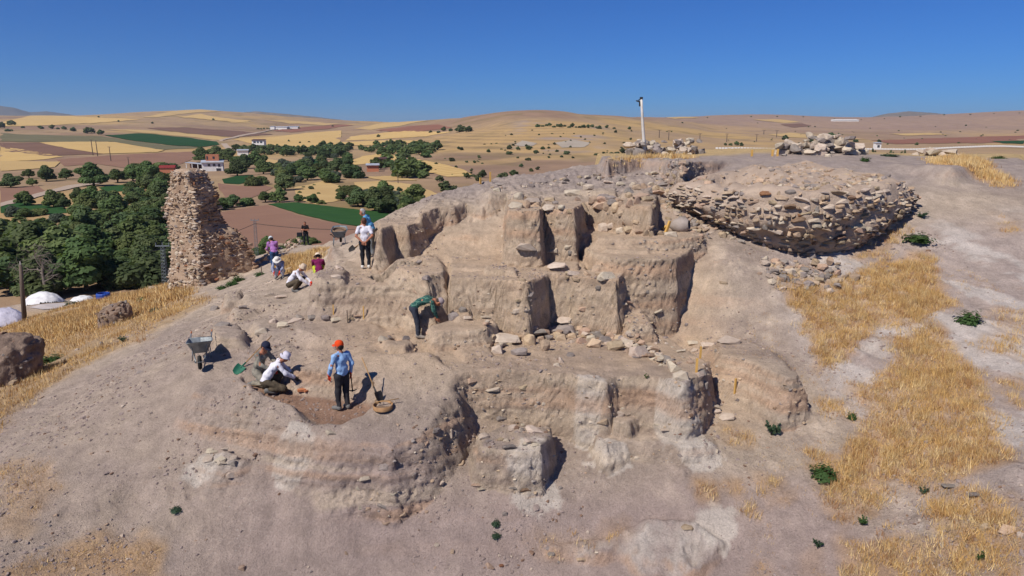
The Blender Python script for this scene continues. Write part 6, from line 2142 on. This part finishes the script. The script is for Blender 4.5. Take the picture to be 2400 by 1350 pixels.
def kneel(**kw):
    d = dict(pelvis=(0, -.16, .36), waist=(0, -.10, .52), chest=(0, .05, .74), neck=(0, .15, .90), head=(0, .24, 1.0), face=(0, .8, -.6), up=(0, .5, .85),
             hipL=(-.09, -.14, .33), hipR=(.09, -.14, .33), kneeL=(-.15, .26, .10), kneeR=(.15, .26, .10), ankL=(-.13, -.22, .10), ankR=(.13, -.22, .10), toeL=(-.13, -.36, .05), toeR=(.13, -.36, .05),
             shL=(-.18, .10, .84), shR=(.18, .10, .84), elL=(-.22, .24, .60), elR=(.22, .24, .60), wrL=(-.10, .44, .48), wrR=(.10, .44, .48), hdL=(.2, .7, -.5), hdR=(-.2, .7, -.5))
    d.update(kw)
    return J(**d)
def bend(**kw):
    d = dict(pelvis=(0, -.12, .94), waist=(0, .04, 1.08), chest=(0, .29, 1.16), neck=(0, .49, 1.13), head=(0, .61, 1.07), face=(0, .55, -.85), up=(0, .85, .5),
             hipL=(-.09, -.12, .90), hipR=(.09, -.12, .90), kneeL=(-.10, -.05, .50), kneeR=(.10, -.02, .50), shL=(-.17, .40, 1.13), shR=(.17, .40, 1.13),
             elL=(-.17, .47, .86), elR=(.17, .46, .86), wrL=(-.12, .52, .62), wrR=(.10, .56, .62), hdL=(0, .25, -1), hdR=(0, .35, -1))
    d.update(kw)
    return J(**d)
SKIN = make_mat('sun_tanned_skin', srgb(178, 120, 92), srgb(160, 104, 80), 8, .6)
def cloth(name, c, c2=None, scale=9):
    return make_mat(name, c, c2 or [x * .74 for x in c], scale * .6, .95, .012, 22)
HAIRD = make_mat('dark_hair', (.03, .022, .018), (.045, .035, .03), 30, .7)
HAIRG = make_mat('grey_hair', srgb(176, 172, 168), srgb(150, 146, 142), 30, .7)
GLOVE = make_mat('orange_red_glove', srgb(226, 66, 34), srgb(200, 54, 28), 12, .7)
def plaid_mat():
    m, N, L, B = nodes_of('green_plaid_cotton')
    B.inputs['Roughness'].default_value = .9
    tc = N.new('ShaderNodeTexCoord')
    lines = []
    for rot, sc in (((0, 0, 0), 3.6), ((0, math.pi / 2, 0), 3.2)):
        mp = N.new('ShaderNodeMapping')
        mp.inputs['Rotation'].default_value = rot
        L.new(tc.outputs['Object'], mp.inputs[0])
        w = N.new('ShaderNodeTexWave')
        w.inputs['Scale'].default_value = sc
        L.new(mp.outputs[0], w.inputs['Vector'])
        r = N.new('ShaderNodeMapRange')
        r.inputs[1].default_value, r.inputs[2].default_value = .97, .995
        L.new(w.outputs['Fac'], r.inputs[0])
        lines.append(r.outputs[0])
    mx = N.new('ShaderNodeMath')
    mx.operation = 'MAXIMUM'
    L.new(lines[0], mx.inputs[0])
    L.new(lines[1], mx.inputs[1])
    c = N.new('ShaderNodeMix')
    c.data_type = 'RGBA'
    c.inputs['A'].default_value = (*srgb(30, 74, 68), 1)
    c.inputs['B'].default_value = (*srgb(104, 144, 122), 1)
    L.new(mx.outputs[0], c.inputs['Factor'])
    L.new(c.outputs['Result'], B.inputs['Base Color'])
    return m
def unit(v):
    v = np.asarray(v, float)
    return v / (np.linalg.norm(v) + 1e-9)
def hand_shapes(mb, wr, direction, side, palm_n=None, curl=.5):
    """palm, four fingers and a thumb rooted at the wrist"""
    d = unit(direction)
    n = unit(palm_n if palm_n is not None else np.cross(d, [0, 0, 1]) if abs(d[2]) < .9 else np.array([-side, .2, 0]))
    n = unit(n - d * (n @ d))
    s = np.cross(d, n) * side
    c = wr + d * .05
    for k in range(4):
        o = s * (k - 1.5) * .021
        L = (.066, .078, .074, .056)[k]
        a = wr + d * .085 + o
        b = a + unit(d + n * curl * .4) * L * .5
        e = b + unit(d + n * curl * 1.5) * L * .5
        mb.tube([wr + d * .02 + o * .6, a, b, e], [.012, .0105, .0095, .007], 6)
    t0 = wr + d * .03 - s * .03
    mb.tube([wr + d * .01, t0, t0 + unit(d * .8 - s * .8) * .035, t0 + unit(d - s * .4 + n * .4) * .065], [.013, .013, .011, .008], 6)
    V, F = tube_np([wr - d * .02, wr + d * .03, wr + d * .085], [.026, .036, .038], 8)
    cen = wr + d * .04
    V = V - np.outer((V - cen) @ n, n) * .45
    mb.add(V, list(F) + [tuple(range(7, -1, -1)), tuple(range(16, 24))])
def person(uv, heading, label, j, shirt, trousers, shoes, hat=None, hatmat=None, hair=HAIRD, sleeves='long', gloves=None, scale=1.0, y=None, dz=0.0, extra=None, noface=False):
    p = hit(*uv) if y is None else np.array([*P(uv[0], uv[1], y)[:2], 0])
    if y is not None:
        p[2] = float(hgt(p[0], p[1]))
    p[2] += dz
    t = thing('person', p, label, 'person', None, math.atan2(heading[1], heading[0]) - math.pi / 2)
    t.scale = (scale,) * 3
    hd, up, fc = j['head'], unit(j['up']), unit(j['face'])
    fc = unit(fc - up * (fc @ up))
    rt = np.cross(fc, up)
    S = lambda a, b, ra, rb: (j[a] if isinstance(a, str) else a, j[b] if isinstance(b, str) else b, ra, rb)
    cx = np.array([.07, 0, 0])
    # one continuous body
    body = [S('neck', 'chest', .055, .09), S('chest', 'waist', .10, .095), S('waist', 'pelvis', .095, .105), S('shL', 'shR', .055, .055),
            (hd - up * .015, hd + up * .045, .078, .088), (hd + fc * .02 - up * .06, hd + fc * .025 - up * .085, .058, .042), (hd - up * .06, j['neck'], .052, .056),
            (hd + fc * .085 - up * .012, hd + fc * .098 - up * .035, .012, .016), (hd + fc * .083 - up * .068, hd + fc * .086 - up * .075, .016, .014),
            (hd + rt * .084 - up * .02, hd + rt * .086 + up * .012, .015, .02), (hd - rt * .084 - up * .02, hd - rt * .086 + up * .012, .015, .02)]
    for s in 'LR':
        body += [S('sh' + s, 'el' + s, .05, .04), S('el' + s, 'wr' + s, .041, .028), S('hip' + s, 'knee' + s, .075, .052), S('knee' + s, 'ank' + s, .052, .036), S('ank' + s, 'toe' + s, .036, .03)]
    V, F = sdf_mesh('body', body, SKIN, .0145, .025)
    mb = MB().add(V, [tuple(f) for f in F])
    if not gloves:
        for s, sd in (('L', -1), ('R', 1)):
            hand_shapes(mb, j['wr' + s], j['hd' + s], sd)
    # eyes and mouth
    for sg in (-1, 1):
        e = hd + fc * .082 + rt * sg * .032 + up * .008
        mb.tube([e - rt * .012, e + rt * .012], [.007, .007], 5, 1)
    mo = hd + fc * .098 - up * .062
    mb.tube([mo - rt * .022 - fc * .006, mo, mo + rt * .022 - fc * .006], [.004, .006, .004], 5, 1)
    link('body', mb.mesh('body', [SKIN, HAIRD], True), t)
    if gloves:
        for s, sd in (('L', -1), ('R', 1)):
            g = MB()
            hand_shapes(g, j['wr' + s], j['hd' + s], sd)
            d = unit(j['hd' + s])
            g.tube([j['wr' + s] - d * .07, j['wr' + s] + d * .02], [.043, .036], 9)
            link('glove', g.mesh('glove', gloves, True), t)
    # shirt
    sh = [(j['chest'] - cx, j['chest'] + cx, .106, .106), (j['waist'] - cx * .8, j['waist'] + cx * .8, .102, .102), (j['pelvis'] - cx, j['pelvis'] + cx, .108, .108),
          S('chest', 'waist', .112, .106), S('waist', 'pelvis', .106, .112), S('shL', 'shR', .06, .06), S('chest', 'neck', .10, .058)]
    for s in 'LR':
        if sleeves == 'long':
            sh += [S('sh' + s, 'el' + s, .063, .051), (j['el' + s], j['el' + s] + (j['wr' + s] - j['el' + s]) * .9, .051, .04)]
        else:
            sh += [(j['sh' + s], j['sh' + s] + (j['el' + s] - j['sh' + s]) * .62, .064, .066)]
    V, F = sdf_mesh('shirt', sh, shirt, .0155, .04, .026, 11)
    link('shirt', mesh_np('shirt', V, F, shirt, True), t)
    tr = [(j['pelvis'] - cx - (j['waist'] - j['pelvis']) * .2, j['pelvis'] + cx - (j['waist'] - j['pelvis']) * .2, .108, .108)]
    for s in 'LR':
        a = j['ank' + s]
        tr += [S('pelvis', 'hip' + s, .10, .105), S('hip' + s, 'knee' + s, .102, .076), (j['knee' + s], a + (j['knee' + s] - a) * .05, .074, .058)]
    V, F = sdf_mesh('trousers', tr, trousers, .0155, .03, .024, 11)
    link('trousers', mesh_np('trousers', V, F, trousers, True), t)
    for s in 'LR':
        a, to = j['ank' + s], j['toe' + s]
        he = a - unit(to - a) * .03
        V, F = sdf_mesh('shoe', [(he - np.array([0, 0, .04]), to, .048, .042), (a, he, .05, .05), (a, to, .048, .036)], shoes, .014, .03)
        link('shoe', mesh_np('shoe', V, F, shoes, True), t)
    # hair and hat
    R = np.column_stack([rt, fc, up])
    if hair is not None:
        V, F = sdf_mesh('hair', [(hd - fc * .018 + up * .035, hd + up * .06 - fc * .005, .088, .088), (hd - fc * .04 - up * .01, hd - fc * .035 + up * .03, .072, .08)], hair, .0145, .03, .01, 20)
        link('hair', mesh_np('hair', V, F, hair, True), t)
    if hat:
        if hat == 'cap':
            prof = [(.108, .012), (.112, .035), (.106, .08), (.085, .118), (.05, .138), (.001, .145)]
            V, F = lathe(prof, 20)
            V = [np.array(q) * np.array([.93, 1.03, 1]) for q in V]
            mbh = MB().add(V, F)
            nb = 11
            Vb = []
            for k in range(nb):
                a = math.pi * (k / (nb - 1))
                Vb.append((math.cos(a) * .098, .055 + math.sin(a) * .055, .03))
                Vb.append((math.cos(a) * .098, .06 + math.sin(a) * .135, .012 - .012 * abs(math.cos(a))))
            Fb = [(2 * k, 2 * k + 1, 2 * k + 3, 2 * k + 2) for k in range(nb - 1)]
            mbh.add(Vb, Fb)
            mbh.add([(x, y_, z - .006) for x, y_, z in Vb], [tuple(reversed(f)) for f in Fb])
        else:
            br = .19 if hat == 'wide' else .15
            prof = [(br, -.012), (br * .99, -.006), (.125, .018), (.108, .03), (.106, .09), (.085, .128), (.05, .14), (.001, .143)]
            V, F = lathe(prof, 24)
            V = [np.array(q) + np.array([0, 0, .018 * math.sin(3 * math.atan2(q[1], q[0])) if math.hypot(q[0], q[1]) > .12 else 0]) for q in V]
            mbh = MB().add(V, F)
            V2 = [np.array(q) - np.array([0, 0, .008]) for q in V[:72]]
            mbh.add(V2, [tuple(reversed(f)) for f in F[:48]])
        mbh.v = [tuple(hd + R @ np.array(q) + up * .022) for q in mbh.v]
        link('cap' if hat == 'cap' else 'hat', mbh.mesh('hat', hatmat, True), t)
    return t, p
W = np.array
def rotz(v, a):
    return (v[0] * math.cos(a) - v[1] * math.sin(a), v[0] * math.sin(a) + v[1] * math.cos(a))
c_blue = cloth('pale_blue_shirt', srgb(150, 184, 226))
c_jean = cloth('charcoal_trousers', srgb(58, 56, 60), srgb(44, 42, 44))
c_white = cloth('white_cotton', srgb(228, 224, 232))
c_dark = cloth('black_trousers', srgb(36, 38, 46))
c_shoe = cloth('grey_boots', srgb(120, 118, 116))
c_wshoe = cloth('white_trainers', srgb(226, 222, 216))
c_camo = cloth('grey_camouflage', srgb(152, 144, 130), srgb(104, 100, 92), 22)
c_olive = cloth('olive_trousers', srgb(96, 84, 68), srgb(64, 56, 46), 14)
# man in the orange cap
j1 = J(elL=(-.27, .02, 1.15), wrL=(-.25, .16, .92), elR=(.26, -.06, 1.15), wrR=(.24, -.02, .92), face=(-.35, .95, -.12), kneeL=(-.09, .06, .5), ankL=(-.10, .06, .1), toeL=(-.14, .24, .045))
tp, pp = person((806, 962), (-.72, .69), 'standing man in pale blue shirt with orange cap and gloves in the pit', j1, c_blue, c_jean, c_shoe, 'cap', cloth('orange_cap', srgb(226, 76, 32)), HAIRD, gloves=GLOVE, scale=1.0)
a = math.atan2(.69, -.72) - math.pi / 2
hx, hy = rotz((.25, 0), a)
hk = thing('pickaxe', pp + W([hx, hy, .86]), 'short handled pick held by the man in the orange cap', 'tool')
link('handle', MB().tube([(0, 0, .12), (.02, .0, -.42)], .015, 7).mesh('handle', M_DARKSTEEL, True), hk)
link('head', MB().tube([(-.10, 0, -.40), (.02, 0, -.43), (.13, 0, -.38)], [.008, .022, .008], 6).mesh('head', M_DARKSTEEL, True), hk)
# kneeling men in the pit
person((617, 905), (.93, -.36), 'man in dark cap and grey patterned clothes kneeling behind the white shirt', kneel(pelvis=(0, -.12, .42), hipL=(-.09, -.1, .38), hipR=(.09, -.1, .38), waist=(0, -.08, .58), chest=(0, .03, .80), neck=(0, .1, .97), head=(0, .17, 1.08), shL=(-.18, .05, .90), shR=(.18, .05, .90), elL=(-.22, .2, .68), elR=(.22, .18, .66), wrL=(-.08, .44, .62), wrR=(.08, .42, .52)),
       c_camo, c_camo, c_shoe, 'cap', cloth('navy_cap', srgb(42, 46, 66)), HAIRD, gloves=GLOVE)
person((640, 918), (.96, .28), 'man in white shirt and pale sunhat squatting at the pit edge', squat(kneeR=(.2, .30, .12), ankR=(.17, -.12, .1), toeR=(.18, .04, .045)), c_white, c_olive, c_shoe, 'bucket', cloth('lilac_white_hat', srgb(214, 208, 220)), HAIRD, gloves=cloth('dark_glove', srgb(70, 66, 64)))
# man bending in green plaid
person((982, 792), (1, .12), 'man in green plaid shirt and cap bending low over the dig', bend(), plaid_mat(), cloth('slate_trousers', srgb(62, 66, 78), srgb(48, 52, 62)), cloth('grey_trainers', srgb(150, 142, 134)), 'cap', cloth('grey_mauve_cap', srgb(166, 150, 150)), HAIRD)
# man in white t-shirt, hands behind his back
j5 = J(elL=(-.27, -.10, 1.16), wrL=(-.05, -.20, .95), elR=(.27, -.10, 1.16), wrR=(.05, -.20, .96), hdL=(.8, -.2, -.5), hdR=(-.8, -.2, -.5), face=(-.2, 1, -.1))
person((858, 630), (-.12, 1), 'man in white t-shirt with hands clasped behind his back', j5, c_white, c_dark, c_wshoe, None, None, make_mat('cropped_dark_hair', srgb(96, 62, 48), srgb(80, 50, 40), 30, .7), sleeves='short')
# grey haired man behind him
j6 = J(waist=(0, .04, 1.10), chest=(0, .14, 1.28), neck=(0, .24, 1.44), head=(0, .31, 1.55), face=(0, .9, -.4), shL=(-.18, .18, 1.38), shR=(.18, .18, 1.38), elL=(-.22, .3, 1.12), elR=(.22, .3, 1.1), wrL=(-.08, .5, .98), wrR=(.08, .42, .86), hdL=(.2, .6, -.6), hdR=(-.2, .6, -.6))
person((874, 599), (-1, .05), 'grey haired man in blue shirt leaning on a spade behind the white t-shirt', j6, cloth('sky_blue_shirt', srgb(96, 160, 204)), cloth('grey_trousers', srgb(122, 126, 130)), c_shoe, None, None, HAIRG, sleeves='short')
# man in purple
j7 = J(waist=(0, .05, 1.09), chest=(0, .17, 1.26), neck=(0, .28, 1.40), head=(0, .36, 1.5), face=(0, .8, -.55), up=(0, .5, .85), shL=(-.18, .2, 1.36), shR=(.18, .2, 1.36), elL=(-.24, .3, 1.1), elR=(.24, .3, 1.1), wrL=(-.12, .45, .92), wrR=(.1, .45, .9), hdL=(.2, .4, -.8), hdR=(-.2, .4, -.8))
person((646, 638), (-.55, .83), 'stooping man in mauve shirt and jeans below the tower ruin', j7, cloth('mauve_shirt', srgb(176, 122, 184)), cloth('blue_jeans', srgb(58, 84, 122), srgb(44, 66, 100)), c_shoe, 'cap', cloth('white_green_cap', srgb(206, 212, 214)), HAIRD)
person((657, 652), (.1, -1), 'crouching worker in wide white hat and dark vest facing the camera', squat(), cloth('navy_vest_print', srgb(52, 58, 92), srgb(180, 186, 210), 6), cloth('pale_blue_trousers', srgb(186, 192, 214)), c_shoe, 'wide', cloth('white_wide_hat', srgb(226, 222, 216)), HAIRD, gloves=GLOVE)
person((691, 684), (.98, -.1), 'worker in white top and camouflage trousers crouching with orange gloves', squat(wrL=(-.08, .62, .30), wrR=(.1, .66, .26)), c_white, c_olive, c_shoe, 'bucket', cloth('beige_hat', srgb(206, 184, 160)), HAIRD, gloves=GLOVE, scale=1.0)
person((750, 668), (-.3, .95), 'worker in maroon shirt and cream hat sunk behind the terrace edge', squat(), cloth('maroon_shirt', srgb(122, 34, 84), srgb(98, 26, 66)), cloth('lime_trousers', srgb(180, 190, 60)), c_shoe, 'wide', cloth('cream_hat', srgb(232, 212, 190)), HAIRD, y=27.0)
j11 = J(elL=(-.25, .08, 1.15), elR=(.25, .08, 1.15), wrL=(.02, .26, 1.2), wrR=(-.02, .24, 1.15), hdL=(1, .1, 0), hdR=(-1, .1, 0), face=(.3, 1, -.35), kneeL=(-.12, .03, .5), ankL=(-.16, 0, .1), toeL=(-.2, .17, .045), ankR=(.14, 0, .1), toeR=(.18, .16, .045))
t11, p11 = person((718, 574), (.2, -1), 'man dressed in black standing apart on the far crest', j11, cloth('black_shirt', srgb(30, 30, 34)), c_dark, c_dark, None, None, make_mat('thin_dark_hair', srgb(84, 66, 58), srgb(70, 54, 48), 30, .7), sleeves='short')
bg = thing('camera_bag', p11 + W([-.42, -.1, .80]), 'black camera bag at the hip of the man in black', 'bag')
link('body', MB().box((0, 0, 0), (.36, .2, .3)).mesh('body', c_dark), bg)
link('strap', MB().tube([(.1, 0, .14), (.3, .02, .5), (.45, .1, .62)], .014, 5).mesh('strap', c_dark), bg)
# ------------------------------------------------------------------ thin summer haze
hz = MB()
hz.box((0, 5000, 117), (24000, 14000, 266))
hm = bpy.data.materials.new('summer_haze')
hm.use_nodes = True
hn = hm.node_tree.nodes
hn.remove(hn['Principled BSDF'])
pv = hn.new('ShaderNodeVolumePrincipled')
pv.inputs['Color'].default_value = (.82, .88, 1.0, 1)
pv.inputs['Density'].default_value = 0.00007
pv.inputs['Anisotropy'].default_value = 0.2
hm.node_tree.links.new(pv.outputs[0], hn['Material Output'].inputs['Volume'])
link('haze', hz.mesh('haze', hm), kind='stuff')
